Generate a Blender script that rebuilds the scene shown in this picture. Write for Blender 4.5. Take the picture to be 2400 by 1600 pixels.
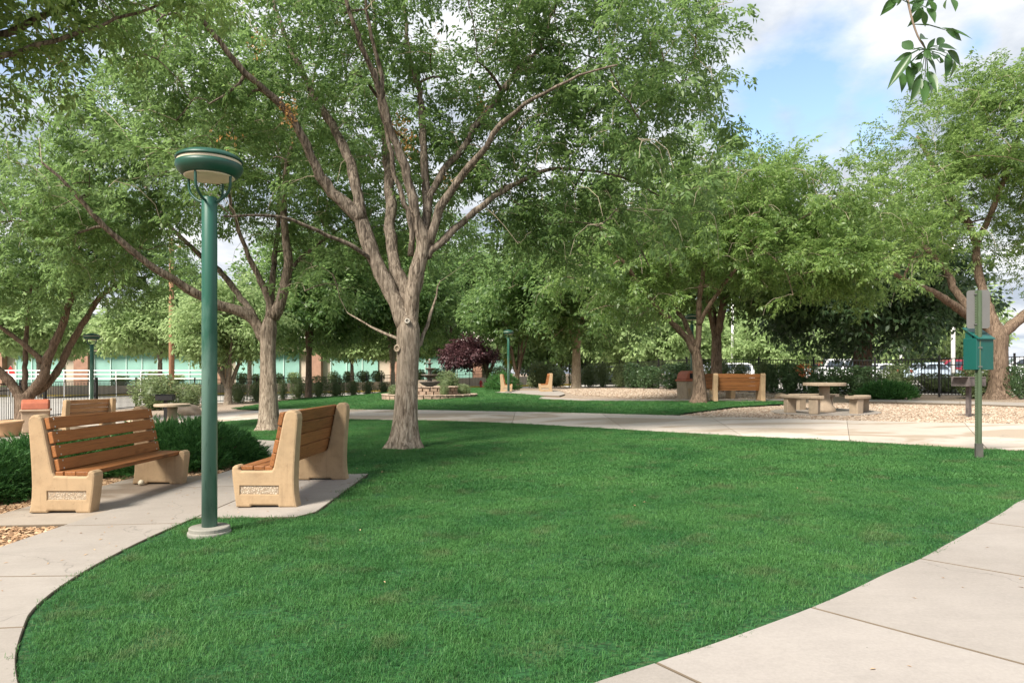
import bpy, bmesh, math, random
import numpy as np
from mathutils import Vector, Matrix

for o in list(bpy.data.objects): bpy.data.objects.remove(o)
scene = bpy.context.scene
C = scene.collection
R = math.radians

# ------------------------------------------------------------------ camera, sky, sun, exposure
EYE = 1.22; FPX = 1650.0; HV = 875.0           # eye height, focal length and horizon row of the 2400 x 1600 photograph
cam_d = bpy.data.cameras.new('camera'); cam = bpy.data.objects.new('camera', cam_d); C.objects.link(cam)
cam.location = (0, 0, EYE); cam.rotation_euler = (R(90), 0, 0)
cam_d.sensor_width = 36; cam_d.lens = 36*FPX/2400; cam_d.shift_y = (HV-800)/2400
cam_d.clip_start = .05; cam_d.clip_end = 3000
scene.camera = cam

SUN_DIR = Vector((-.48, -.58, .78)).normalized()
w = bpy.data.worlds.new('World'); scene.world = w; w.use_nodes = True
nt = w.node_tree; nt.nodes.clear()
def wn(t, **k):
    n = nt.nodes.new(t)
    for a, b in k.items(): setattr(n, a, b)
    return n
sky = wn('ShaderNodeTexSky', sky_type='NISHITA', sun_disc=False)
sky.sun_elevation = math.asin(SUN_DIR.z); sky.sun_rotation = math.atan2(SUN_DIR.x, SUN_DIR.y)
sky.air_density = 1.0; sky.dust_density = 1.2; sky.ozone_density = .9
tc = wn('ShaderNodeTexCoord'); sep = wn('ShaderNodeSeparateXYZ')
nt.links.new(tc.outputs['Generated'], sep.inputs[0])
def wmath(op, a, b=None, clamp=False):
    n = wn('ShaderNodeMath', operation=op, use_clamp=clamp)
    for i, x in enumerate((a, b)):
        if x is None: continue
        if isinstance(x, (int, float)): n.inputs[i].default_value = x
        else: nt.links.new(x, n.inputs[i])
    return n.outputs[0]
zz = wmath('ADD', wmath('MAXIMUM', sep.outputs[2], 0.0), .22)
comb = wn('ShaderNodeCombineXYZ')
nt.links.new(wmath('DIVIDE', sep.outputs[0], zz), comb.inputs[0])
nt.links.new(wmath('DIVIDE', sep.outputs[1], zz), comb.inputs[1])
def wnoise(scale, detail, rough, off=(0, 0, 0)):
    m = wn('ShaderNodeMapping'); m.inputs['Location'].default_value = off
    nt.links.new(comb.outputs[0], m.inputs[0])
    n = wn('ShaderNodeTexNoise'); n.inputs['Scale'].default_value = scale
    n.inputs['Detail'].default_value = detail; n.inputs['Roughness'].default_value = rough
    nt.links.new(m.outputs[0], n.inputs['Vector']); return n.outputs['Fac']
n1 = wnoise(1.15, 8, .56, (3.1, 1.7, 0)); n2 = wnoise(3.2, 6, .6, (7.3, 2.2, 0))
# openings in the cloud cover (directions); the cover itself runs round the whole sky
gaps = [((.43, 1, .385), .13), ((.36, 1, .345), .10), ((.52, 1, .375), .11), ((.66, 1, .47), .05), ((-.9, 1, .9), .3), ((-1, -.4, .8), .4), ((.5, -1, .7), .45), ((1, -.2, 1.2), .4)]
gsum = None
nv = wn('ShaderNodeVectorMath', operation='NORMALIZE'); nt.links.new(tc.outputs['Generated'], nv.inputs[0])
for d, rad in gaps:
    d = Vector(d).normalized()
    ds = wn('ShaderNodeVectorMath', operation='DISTANCE'); ds.inputs[1].default_value = d
    nt.links.new(nv.outputs[0], ds.inputs[0])
    v = wmath('SUBTRACT', 1.0, wmath('DIVIDE', ds.outputs['Value'], rad), True)
    gsum = v if gsum is None else wmath('MAXIMUM', gsum, v)
cov = wmath('SUBTRACT', wmath('ADD', n1, wmath('MULTIPLY', n2, .30)), wmath('MULTIPLY', gsum, .34))
ramp = wn('ShaderNodeValToRGB'); nt.links.new(cov, ramp.inputs[0])
ramp.color_ramp.elements[0].position = .36; ramp.color_ramp.elements[1].position = .52
shade = wn('ShaderNodeValToRGB'); nt.links.new(wnoise(1.7, 7, .6, (1.3, 5.2, 0)), shade.inputs[0])
shade.color_ramp.elements[0].position = .40; shade.color_ramp.elements[0].color = (.46, .52, .61, 1)
shade.color_ramp.elements[1].position = .66; shade.color_ramp.elements[1].color = (1, 1, 1, 1)
bg1 = wn('ShaderNodeBackground'); bg1.inputs[1].default_value = .088
nt.links.new(sky.outputs[0], bg1.inputs[0])
bg2 = wn('ShaderNodeBackground'); bg2.inputs[1].default_value = .37
nt.links.new(shade.outputs[0], bg2.inputs[0])
mx = wn('ShaderNodeMixShader'); nt.links.new(ramp.outputs[0], mx.inputs[0])
nt.links.new(bg1.outputs[0], mx.inputs[1]); nt.links.new(bg2.outputs[0], mx.inputs[2])
wo = wn('ShaderNodeOutputWorld'); nt.links.new(mx.outputs[0], wo.inputs[0])

sun_d = bpy.data.lights.new('sun', 'SUN'); sun = bpy.data.objects.new('sun', sun_d); C.objects.link(sun)
sun_d.energy = 2.7; sun_d.angle = R(18); sun_d.color = (1, .94, .84)
sun.rotation_euler = SUN_DIR.to_track_quat('Z', 'Y').to_euler(); sun.location = (-20, -10, 40)
vs = scene.view_settings
vs.view_transform = 'Standard'; vs.look = 'None'; vs.gamma = 1; vs.use_curve_mapping = False; vs.exposure = 1.78
scene.cycles.max_bounces = 6; scene.cycles.diffuse_bounces = 3; scene.cycles.glossy_bounces = 2; scene.cycles.transmission_bounces = 4; scene.cycles.caustics_reflective = False; scene.cycles.caustics_refractive = False

# ------------------------------------------------------------------ the lie of the land
def S(a, b, x):
    t = max(0., min(1., (x-a)/(b-a))); return t*t*(3-2*t)
def g(x, y):
    """ground height: the park falls gently to the left and swells towards the middle of the back"""
    z = .0217*40*math.tanh(x/40)
    z += .30*S(15, 32, y)*(1-S(44, 60, y))*S(-18, -3, x)*(1-.9*S(8, 15, x))
    z -= .2*S(-5, -11, x)*S(9, 15, y)
    return z
def P(u, v, ymax=120):
    """the ground point seen at a pixel of the photograph"""
    du = (u-1200)/FPX; dv = -(v-HV)/FPX
    f = lambda Y: EYE+dv*Y-g(du*Y, Y)
    Y = 1.0
    while f(Y) > 0 and Y < ymax: Y += .1
    a, b = Y-.1, Y
    for _ in range(30):
        m = (a+b)/2
        if f(m) > 0: a = m
        else: b = m
    return Vector((du*a, a, g(du*a, a)))
def W(u, v, Y): return Vector(((u-1200)/FPX*Y, Y, EYE-(v-HV)/FPX*Y))
def G(x, y, dz=0): return Vector((x, y, g(x, y)+dz))

# ------------------------------------------------------------------ materials
def nodemat(name):
    m = bpy.data.materials.new(name); m.use_nodes = True
    t = m.node_tree; b = t.nodes['Principled BSDF']; return m, t, b
def tn(t, typ, ins=None, **k):
    n = t.nodes.new(typ)
    for a, b in k.items(): setattr(n, a, b)
    for key, val in (ins or {}).items():
        if hasattr(val, 'is_output') or isinstance(val, bpy.types.NodeSocket): t.links.new(val, n.inputs[key])
        else: n.inputs[key].default_value = val
    return n
def coords(t, kind='Object', scale=(1, 1, 1), rnd=True):
    if kind == 'World': v = tn(t, 'ShaderNodeNewGeometry').outputs['Position']
    else: v = tn(t, 'ShaderNodeTexCoord').outputs[kind]
    m = tn(t, 'ShaderNodeMapping', {'Vector': v, 'Scale': scale})
    if rnd and kind != 'World':
        oi = tn(t, 'ShaderNodeObjectInfo')
        mu = tn(t, 'ShaderNodeMath', {0: oi.outputs['Random'], 1: 37.0}, operation='MULTIPLY')
        t.links.new(mu.outputs[0], m.inputs['Location'])
    return m.outputs[0]
def noise(t, vec, scale, detail=4, rough=.55, dist=0):
    return tn(t, 'ShaderNodeTexNoise', {'Vector': vec, 'Scale': scale, 'Detail': detail, 'Roughness': rough, 'Distortion': dist}).outputs['Fac']
def ramp_(t, fac, stops):
    n = tn(t, 'ShaderNodeValToRGB', {0: fac}); e = n.color_ramp.elements
    while len(e) < len(stops): e.new(.5)
    for el, (p, c) in zip(e, stops):
        el.position = p; el.color = (*c, 1) if len(c) == 3 else c
    return n.outputs[0]
def mix_(t, fac, a, b, blend='MIX'):
    n = tn(t, 'ShaderNodeMix', data_type='RGBA', blend_type=blend)
    for i, x in ((0, fac), (6, a), (7, b)):
        if isinstance(x, bpy.types.NodeSocket): t.links.new(x, n.inputs[i])
        elif i == 0: n.inputs[0].default_value = x
        else: n.inputs[i].default_value = (*x, 1)
    return n.outputs[2]
def bump_(t, b, h, strength=.3, dist=.01):
    n = tn(t, 'ShaderNodeBump', {'Height': h, 'Strength': strength, 'Distance': dist})
    t.links.new(n.outputs[0], b.inputs['Normal'])
M = {}
def simple(key, col, rough=.6, metal=0, var=.12, scale=6, bump=0, spec=.4, kind='Object'):
    m, t, b = nodemat(key); v = coords(t, kind)
    n = noise(t, v, scale, 6, .6)
    lo = tuple(c*(1-var) for c in col); hi = tuple(min(1, c*(1+var)) for c in col)
    t.links.new(ramp_(t, n, [(.3, lo), (.7, hi)]), b.inputs['Base Color'])
    b.inputs['Roughness'].default_value = rough; b.inputs['Metallic'].default_value = metal
    b.inputs['Specular IOR Level'].default_value = spec
    if bump: bump_(t, b, noise(t, v, scale*8, 5, .6), bump, .006)
    M[key] = m; return m

def concrete(key, base, stain=None, amount=.0, bmp=.25):
    m, t, b = nodemat(key); v = coords(t, 'World')
    big = noise(t, v, .55, 5, .6, .4); mid = noise(t, v, 3.5, 6, .65); fine = noise(t, v, 60, 4, .7)
    c = ramp_(t, mid, [(.28, tuple(x*.86 for x in base)), (.52, base), (.75, tuple(min(.9, x*1.08) for x in base))])
    c = mix_(t, ramp_(t, big, [(.46, (0, 0, 0)), (.70, (.5, .5, .5))]), c, (base[0]*.70, base[1]*.66, base[2]*.61))
    c = mix_(t, .35, c, ramp_(t, fine, [(.3, tuple(x*.72 for x in base)), (.7, tuple(min(.9, x*1.12) for x in base))]))
    streak = noise(t, coords(t, 'World', (1.2, 9, 1)), 1.4, 5, .6)
    c = mix_(t, ramp_(t, streak, [(.5, (0, 0, 0)), (.78, (.3, .3, .3))]), c, tuple(x*.74 for x in base))
    if stain:
        sv = coords(t, 'World', (.55, 1.1, 1))
        edge = noise(t, sv, .62, 5, .5, .8)
        c = mix_(t, ramp_(t, edge, [(.50-amount, (0, 0, 0)), (.55-amount, (.8, .8, .8))]), c, stain)
    oi = tn(t, 'ShaderNodeObjectInfo')
    c = mix_(t, 1.0, c, ramp_(t, oi.outputs['Random'], [(0, (.84, .83, .81)), (1, (1, 1, 1))]), 'MULTIPLY')
    crack = tn(t, 'ShaderNodeTexVoronoi', {'Vector': tn(t, 'ShaderNodeVectorMath', {0: v, 1: tn(t, 'ShaderNodeTexNoise', {'Vector': v, 'Scale': 2.2, 'Detail': 4}).outputs['Color']}, operation='ADD').outputs[0], 'Scale': .33}, feature='DISTANCE_TO_EDGE').outputs['Distance']
    c = mix_(t, ramp_(t, crack, [(.0008, (.55, .55, .55)), (.0022, (0, 0, 0))]), c, tuple(x*.4 for x in base))
    spots = tn(t, 'ShaderNodeTexVoronoi', {'Vector': v, 'Scale': 5.5}).outputs['Distance']
    c = mix_(t, ramp_(t, spots, [(.012, (.7, .7, .7)), (.03, (0, 0, 0))]), c, tuple(x*.3 for x in base))
    t.links.new(c, b.inputs['Base Color'])
    b.inputs['Roughness'].default_value = .85; b.inputs['Specular IOR Level'].default_value = .25
    bump_(t, b, fine, bmp, .004); M[key] = m
concrete('path', (.325, .290, .258)); concrete('sidewalk', (.33, .298, .272))
concrete('cross', (.50, .44, .38), (.33, .26, .19), -.005); concrete('street', (.52, .49, .45)); concrete('footing', (.30, .285, .25), (.15, .14, .11), -.06)
concrete('pad', (.33, .28, .23), (.20, .15, .105), .03)

def cast(key, base):                           # cast tan concrete of the bench ends
    m, t, b = nodemat(key); v = coords(t, 'Object')
    n = noise(t, v, 4, 7, .65); f = noise(t, v, 90, 3, .6)
    c = ramp_(t, n, [(.3, tuple(x*.80 for x in base)), (.5, base), (.72, tuple(min(.9, x*1.12) for x in base))])
    drip = noise(t, coords(t, 'Object', (22, 22, 1.1)), 1.2, 4, .6)
    c = mix_(t, ramp_(t, drip, [(.56, (0, 0, 0)), (.75, (.45, .45, .45))]), c, (base[0]*.5, base[1]*.47, base[2]*.45))
    c = mix_(t, ramp_(t, noise(t, v, 38, 3, .5), [(.66, (0, 0, 0)), (.72, (.5, .5, .5))]), c, tuple(x*.62 for x in base))
    c = mix_(t, ramp_(t, noise(t, v, 9, 6, .7), [(.50, (0, 0, 0)), (.72, (.45, .45, .45))]), c, (base[0]*.62, base[1]*.56, base[2]*.5))
    t.links.new(c, b.inputs['Base Color']); b.inputs['Roughness'].default_value = .8
    bump_(t, b, noise(t, v, 45, 6, .75), .35, .006); M[key] = m
cast('cast', (.37, .255, .145)); cast('cast_pale', (.37, .285, .20))

def pebble(key):
    m, t, b = nodemat(key); v = coords(t, 'Object')
    vo = tn(t, 'ShaderNodeTexVoronoi', {'Vector': v, 'Scale': 95})
    c = ramp_(t, tn(t, 'ShaderNodeSeparateColor', {0: vo.outputs['Color']}).outputs[0], [(.1, (.50, .40, .29)), (.45, (.36, .25, .16)), (.7, (.62, .54, .42)), (.95, (.22, .16, .11))])
    c = mix_(t, ramp_(t, vo.outputs['Distance'], [(.3, (0, 0, 0)), (.62, (.8, .8, .8))]), c, (.2, .15, .1))
    t.links.new(c, b.inputs['Base Color']); b.inputs['Roughness'].default_value = .7
    bump_(t, b, vo.outputs['Distance'], -.8, .008); M[key] = m
pebble('pebble')

def wood(key, lo, hi):
    m, t, b = nodemat(key); v = coords(t, 'Object', (1.1, 14, 14))
    n = noise(t, v, 2.2, 6, .6, 1.6); f = noise(t, coords(t, 'Object', (3, 120, 120)), 2, 3, .6)
    k = noise(t, coords(t, 'Object', (1.6, 5, 5)), 1.6, 2, .4)
    c = ramp_(t, n, [(.28, lo), (.46, tuple((a+2*h)/3 for a, h in zip(lo, hi))), (.56, hi), (.68, tuple((a+h)/2 for a, h in zip(lo, hi))), (.8, hi)])
    c = mix_(t, .25, c, ramp_(t, f, [(.3, tuple(x*.5 for x in lo)), (.7, tuple(min(1, x*1.2) for x in hi))]))
    c = mix_(t, ramp_(t, k, [(.68, (0, 0, 0)), (.74, (.75, .75, .75))]), c, tuple(x*.45 for x in lo))
    gr = noise(t, coords(t, 'Object', (1.3, 46, 46)), 1.5, 5, .65, .5)
    c = mix_(t, ramp_(t, gr, [(.52, (0, 0, 0)), (.66, (.7, .7, .7))]), c, tuple(x*.55 for x in lo))
    oi = tn(t, 'ShaderNodeObjectInfo')
    c = mix_(t, .4, c, ramp_(t, oi.outputs['Random'], [(0, tuple(x*.75 for x in lo)), (1, tuple(min(1, x*1.1) for x in hi))]))
    t.links.new(c, b.inputs['Base Color']); b.inputs['Roughness'].default_value = .55
    b.inputs['Specular IOR Level'].default_value = .3
    bump_(t, b, f, .25, .003); M[key] = m
wood('wood', (.13, .048, .015), (.37, .150, .050)); wood('wood_old', (.25, .13, .06), (.42, .23, .11))

def bark(key, lo, hi, sc=(9, 9, 1.6), upper=None):
    m, t, b = nodemat(key); v = coords(t, 'Object', sc)
    n = noise(t, v, 2.6, 7, .62, .9); big = noise(t, coords(t, 'Object', (1, 1, .6)), 1.6, 4, .6)
    c = ramp_(t, n, [(.34, tuple(x*.38 for x in lo)), (.45, lo), (.62, hi)])
    c = mix_(t, ramp_(t, big, [(.4, (0, 0, 0)), (.65, (.6, .6, .6))]), c, tuple((a+h)*.42 for a, h in zip(lo, hi)))
    if upper:                                  # young bark of the limbs is darker than the old bark of the trunk
        cu_ = ramp_(t, n, [(.34, tuple(x*.38 for x in upper[0])), (.45, upper[0]), (.62, upper[1])])
        zc = tn(t, 'ShaderNodeSeparateXYZ', {0: tn(t, 'ShaderNodeTexCoord').outputs['Object']}).outputs[2]
        c = mix_(t, tn(t, 'ShaderNodeMapRange', {0: tn(t, 'ShaderNodeMath', {0: zc, 1: big}, operation='ADD').outputs[0], 1: 1.7, 2: 4.2}).outputs[0], c, cu_)
    t.links.new(c, b.inputs['Base Color']); b.inputs['Roughness'].default_value = .9
    b.inputs['Specular IOR Level'].default_value = .15
    bump_(t, b, n, .9, .03); M[key] = m
bark('bark', (.19, .145, .105), (.43, .355, .275), upper=((.095, .075, .058), (.265, .218, .172))); bark('bark_dark', (.12, .083, .058), (.27, .195, .14)); bark('bark_limb', (.115, .085, .062), (.32, .25, .185), (11, 11, 2.2)); bark('bark_pale', (.30, .23, .16), (.52, .42, .31))
simple('twig', (.42, .35, .26), .8, var=.3, scale=3); simple('twig_dark', (.22, .165, .12), .8, var=.3, scale=3)

def leaf(key, dark, mid, light, trans=.35, gloss=.38, patch=.25, spec=.45, psc=.9, dry=None):
    m, t, b = nodemat(key)
    geo = tn(t, 'ShaderNodeNewGeometry'); rnd = geo.outputs['Random Per Island']
    pos = tn(t, 'ShaderNodeMapping', {'Vector': geo.outputs['Position'], 'Scale': (1, 1, 1)}).outputs[0]
    f = tn(t, 'ShaderNodeMath', {0: tn(t, 'ShaderNodeMath', {0: rnd, 1: 1-patch}, operation='MULTIPLY').outputs[0],
        1: tn(t, 'ShaderNodeMath', {0: noise(t, pos, psc, 4, .6), 1: patch}, operation='MULTIPLY').outputs[0]}, operation='ADD').outputs[0]
    c = ramp_(t, f, [(.08, dark), (.48, mid), (.9, light)])
    if dry:
        c = mix_(t, ramp_(t, noise(t, pos, .75, 4, .62), [(.36, (0, 0, 0)), (.62, (.55, .55, .55))]), c, tuple(x*1.25 for x in light))
        c = mix_(t, ramp_(t, noise(t, pos, 2.6, 3, .6), [(.56, (0, 0, 0)), (.72, (.85, .85, .85))]), c, dry)
        c = mix_(t, ramp_(t, noise(t, pos, 1.3, 3, .6), [(.56, (0, 0, 0)), (.72, (.6, .6, .6))]), c, dark)
    t.links.new(c, b.inputs['Base Color']); b.inputs['Roughness'].default_value = gloss
    b.inputs['Specular IOR Level'].default_value = spec
    tr = tn(t, 'ShaderNodeBsdfTranslucent'); 
    t.links.new(mix_(t, .5, c, tuple(min(1, x*1.5) for x in light)), tr.inputs[0])
    mxs = tn(t, 'ShaderNodeMixShader', {0: trans}); t.links.new(b.outputs[0], mxs.inputs[1]); t.links.new(tr.outputs[0], mxs.inputs[2])
    t.links.new(mxs.outputs[0], t.nodes['Material Output'].inputs[0]); M[key] = m
leaf('leaf', (.056, .112, .038), (.118, .210, .066), (.235, .345, .115), .55, .42)
leaf('leaf_bright', (.08, .15, .040), (.150, .25, .066), (.28, .39, .12), .55, .42)
leaf('leaf_pale', (.16, .24, .09), (.26, .36, .145), (.38, .48, .22), .45, .6, .25, .25)
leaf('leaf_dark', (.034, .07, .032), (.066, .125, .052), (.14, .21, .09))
leaf('leaf_purple', (.045, .016, .022), (.075, .028, .034), (.15, .07, .075), .25, .55)
leaf('leaf_near', (.030, .075, .022), (.05, .115, .032), (.08, .16, .045), .40, .35)
leaf('shrub', (.08, .115, .05), (.165, .225, .095), (.32, .38, .19), .4, .5)
leaf('shrub_lime', (.17, .25, .09), (.27, .36, .14), (.38, .46, .21), .3)
leaf('juniper', (.016, .060, .016), (.044, .135, .032), (.11, .25, .062), .18, .55, .35, .25)
leaf('grass', (.014, .072, .018), (.034, .136, .036), (.086, .20, .054), .3, .5, .5, .22, 1.5, (.13, .165, .07))
leaf('grass_far', (.02, .11, .028), (.035, .175, .040), (.06, .23, .055), .25, .5, .5)
leaf('seed', (.38, .16, .04), (.50, .25, .07), (.58, .37, .16), .3)
leaf('flower', (.55, .12, .03), (.70, .18, .05), (.75, .28, .10), .2)
def chips(key, cols):
    m, t, b = nodemat(key); v = coords(t, 'World')
    vo = tn(t, 'ShaderNodeTexVoronoi', {'Vector': coords(t, 'World', (1, 1.6, 1)), 'Scale': 32})
    r = tn(t, 'ShaderNodeSeparateColor', {0: vo.outputs['Color']}).outputs[0]
    c = ramp_(t, r, [(.1, cols[0]), (.4, cols[1]), (.7, cols[2]), (.95, cols[3])])
    c = mix_(t, ramp_(t, vo.outputs['Distance'], [(.35, (0, 0, 0)), (.75, (.7, .7, .7))]), c, tuple(x*.3 for x in cols[0]))
    c = mix_(t, ramp_(t, noise(t, v, .8, 4, .6), [(.4, (0, 0, 0)), (.7, (.35, .35, .35))]), c, cols[0])
    t.links.new(c, b.inputs['Base Color']); b.inputs['Roughness'].default_value = .9; b.inputs['Specular IOR Level'].default_value = .15
    bump_(t, b, vo.outputs['Distance'], -.7, .02); M[key] = m
chips('gravel', [(.25, .182, .13), (.38, .30, .228), (.47, .395, .315), (.31, .228, .165)])
chips('mulch', [(.17, .10, .06), (.32, .20, .115), (.44, .31, .19), (.26, .155, .09)])
chips('soil', [(.020, .07, .024), (.028, .10, .032), (.034, .12, .038), (.05, .09, .035)])
def chipm(key, cols):
    m, t, b = nodemat(key)
    oi = tn(t, 'ShaderNodeObjectInfo'); geo = tn(t, 'ShaderNodeNewGeometry')
    f = tn(t, 'ShaderNodeMath', {0: oi.outputs['Random'], 1: geo.outputs['Random Per Island']}, operation='ADD').outputs[0]
    f = tn(t, 'ShaderNodeMath', {0: f}, operation='FRACT').outputs[0]
    t.links.new(ramp_(t, f, [(0, cols[0]), (.35, cols[1]), (.7, cols[2]), (1, cols[3])]), b.inputs['Base Color'])
    b.inputs['Roughness'].default_value = .85; b.inputs['Specular IOR Level'].default_value = .2; M[key] = m
chipm('bark_chip', [(.20, .115, .065), (.40, .25, .14), (.56, .39, .24), (.30, .18, .10)])
chipm('gravel_chip', [(.24, .168, .115), (.38, .295, .222), (.47, .395, .315), (.29, .205, .145)])

def paint(key, col, worn, fade=False):
    m, t, b = nodemat(key); v = coords(t, 'Object', (1, 1, .28))
    n = noise(t, v, 5, 6, .6); f = noise(t, coords(t, 'Object', (30, 30, 3)), 2, 5, .65)
    if fade:
        zc = tn(t, 'ShaderNodeSeparateXYZ', {0: tn(t, 'ShaderNodeTexCoord').outputs['Object']}).outputs[2]
        zf = tn(t, 'ShaderNodeMapRange', {0: zc, 1: 2.3, 2: 1.2, 3: -.12, 4: .16}).outputs[0]
        n = tn(t, 'ShaderNodeMath', {0: n, 1: zf}, operation='ADD').outputs[0]
    c = mix_(t, ramp_(t, n, [(.45, (0, 0, 0)), (.68, (1, 1, 1))]), col, worn)
    c = mix_(t, ramp_(t, f, [(.60, (0, 0, 0)), (.72, (.5, .5, .5))]), c, tuple(x*.55 for x in col))
    t.links.new(c, b.inputs['Base Color']); b.inputs['Roughness'].default_value = .45; M[key] = m
paint('green_paint', (.012, .085, .055), (.125, .225, .185), True); paint('green_head', (.006, .055, .036), (.010, .07, .046))
paint('green_box', (.003, .075, .062), (.004, .085, .07)); paint('post_green', (.065, .095, .05), (.10, .125, .08))
simple('post_dark', (.07, .068, .058), .6, 0, .3, 8); simple('cream', (.62, .56, .42), .5); simple('lens', (.80, .80, .78), .3, var=.05); simple('grey_metal', (.15, .147, .14), .45, .3, .08, 3)
simple('black_metal', (.016, .015, .015), .5, 0, .3); simple('grill_rust', (.12, .10, .095), .65, .2, .4, 9, .2); simple('dark', (.01, .01, .01), .9)
simple('lid', (.36, .105, .055), .6, var=.15); simple('screw', (.55, .53, .5), .35, .6, .05); simple('stone', (.30, .215, .155), .85, var=.35, scale=5, bump=.5)
simple('stone_cap', (.36, .27, .20), .85, var=.3, scale=5, bump=.4); simple('fount', (.17, .14, .115), .75, var=.4, scale=7, bump=.4); simple('rock', (.45, .33, .23), .85, var=.25, scale=2.5, bump=.5)
simple('water', (.10, .12, .11), .08, var=.1); simple('brick', (.36, .20, .14), .85, var=.2, scale=2); simple('fascia', (.33, .245, .18), .7, var=.08, scale=1); simple('fascia_pale', (.52, .43, .34), .7, var=.08, scale=1)
simple('roof', (.62, .55, .49), .8, var=.08, scale=1); simple('pane', (.27, .47, .40), .10, var=.22, scale=.25, spec=.7); simple('mullion', (.50, .64, .58), .5, var=.05); simple('white_paint', (.78, .77, .74), .5, var=.04)
simple('asphalt', (.16, .155, .15), .9, var=.15, scale=2, kind='World'); simple('pole_wood', (.30, .155, .085), .85, var=.25, scale=4); simple('verge', (.08, .16, .05), .9, var=.3, scale=3, kind='World'); simple('yellow', (.70, .50, .08), .6)
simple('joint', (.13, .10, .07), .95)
simple('wound', (.42, .31, .17), .8, var=.2, scale=8); simple('wound_ring', (.50, .45, .38), .8); simple('terracotta', (.44, .27, .15), .7)
simple('tyre', (.02, .02, .02), .8); simple('rim', (.45, .45, .46), .3, .7); simple('glass', (.03, .04, .05), .06, var=.1, spec=.7); simple('tail', (.45, .02, .02), .3); simple('headlight', (.7, .7, .7), .15)
for k, c in dict(car_red=(.45, .035, .03), car_white=(.72, .73, .74), car_maroon=(.22, .02, .035), car_silver=(.42, .50, .58), car_blue=(.02, .30, .45)).items(): simple(k, c, .25, .1, .03, 1, spec=.6)

# ------------------------------------------------------------------ builders
def add_obj(name, me, mat, parent=None, smooth=False, loc=None):
    if mat: me.materials.append(M[mat] if isinstance(mat, str) else mat)
    if smooth: me.polygons.foreach_set('use_smooth', [True]*len(me.polygons))
    o = bpy.data.objects.new(name, me); C.objects.link(o)
    if parent: o.parent = parent
    if loc is not None: o.location = loc
    return o
def tag(o, label=None, cat=None, group=None, kind=None):
    if label: o['label'] = label
    if cat: o['category'] = cat
    if group: o['group'] = group
    if kind: o['kind'] = kind
    return o
def thing(name, label, cat, loc=(0, 0, 0), rz=0, group=None):
    o = bpy.data.objects.new(name, None); C.objects.link(o); o.empty_display_size = .2
    o.location = loc; o.rotation_euler = (0, 0, rz); return tag(o, label, cat, group)
def kids(o): return [c for c in bpy.data.objects if c.parent == o]
def copy_tree(o, parent=None, kmap=None):
    if kmap is None:
        kmap = {}
        for c in bpy.data.objects:
            if c.parent: kmap.setdefault(c.parent.name, []).append(c)
    c = o.copy(); C.objects.link(c); c.parent = parent
    for ch in kmap.get(o.name, []): copy_tree(ch, c, kmap)
    return c
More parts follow.
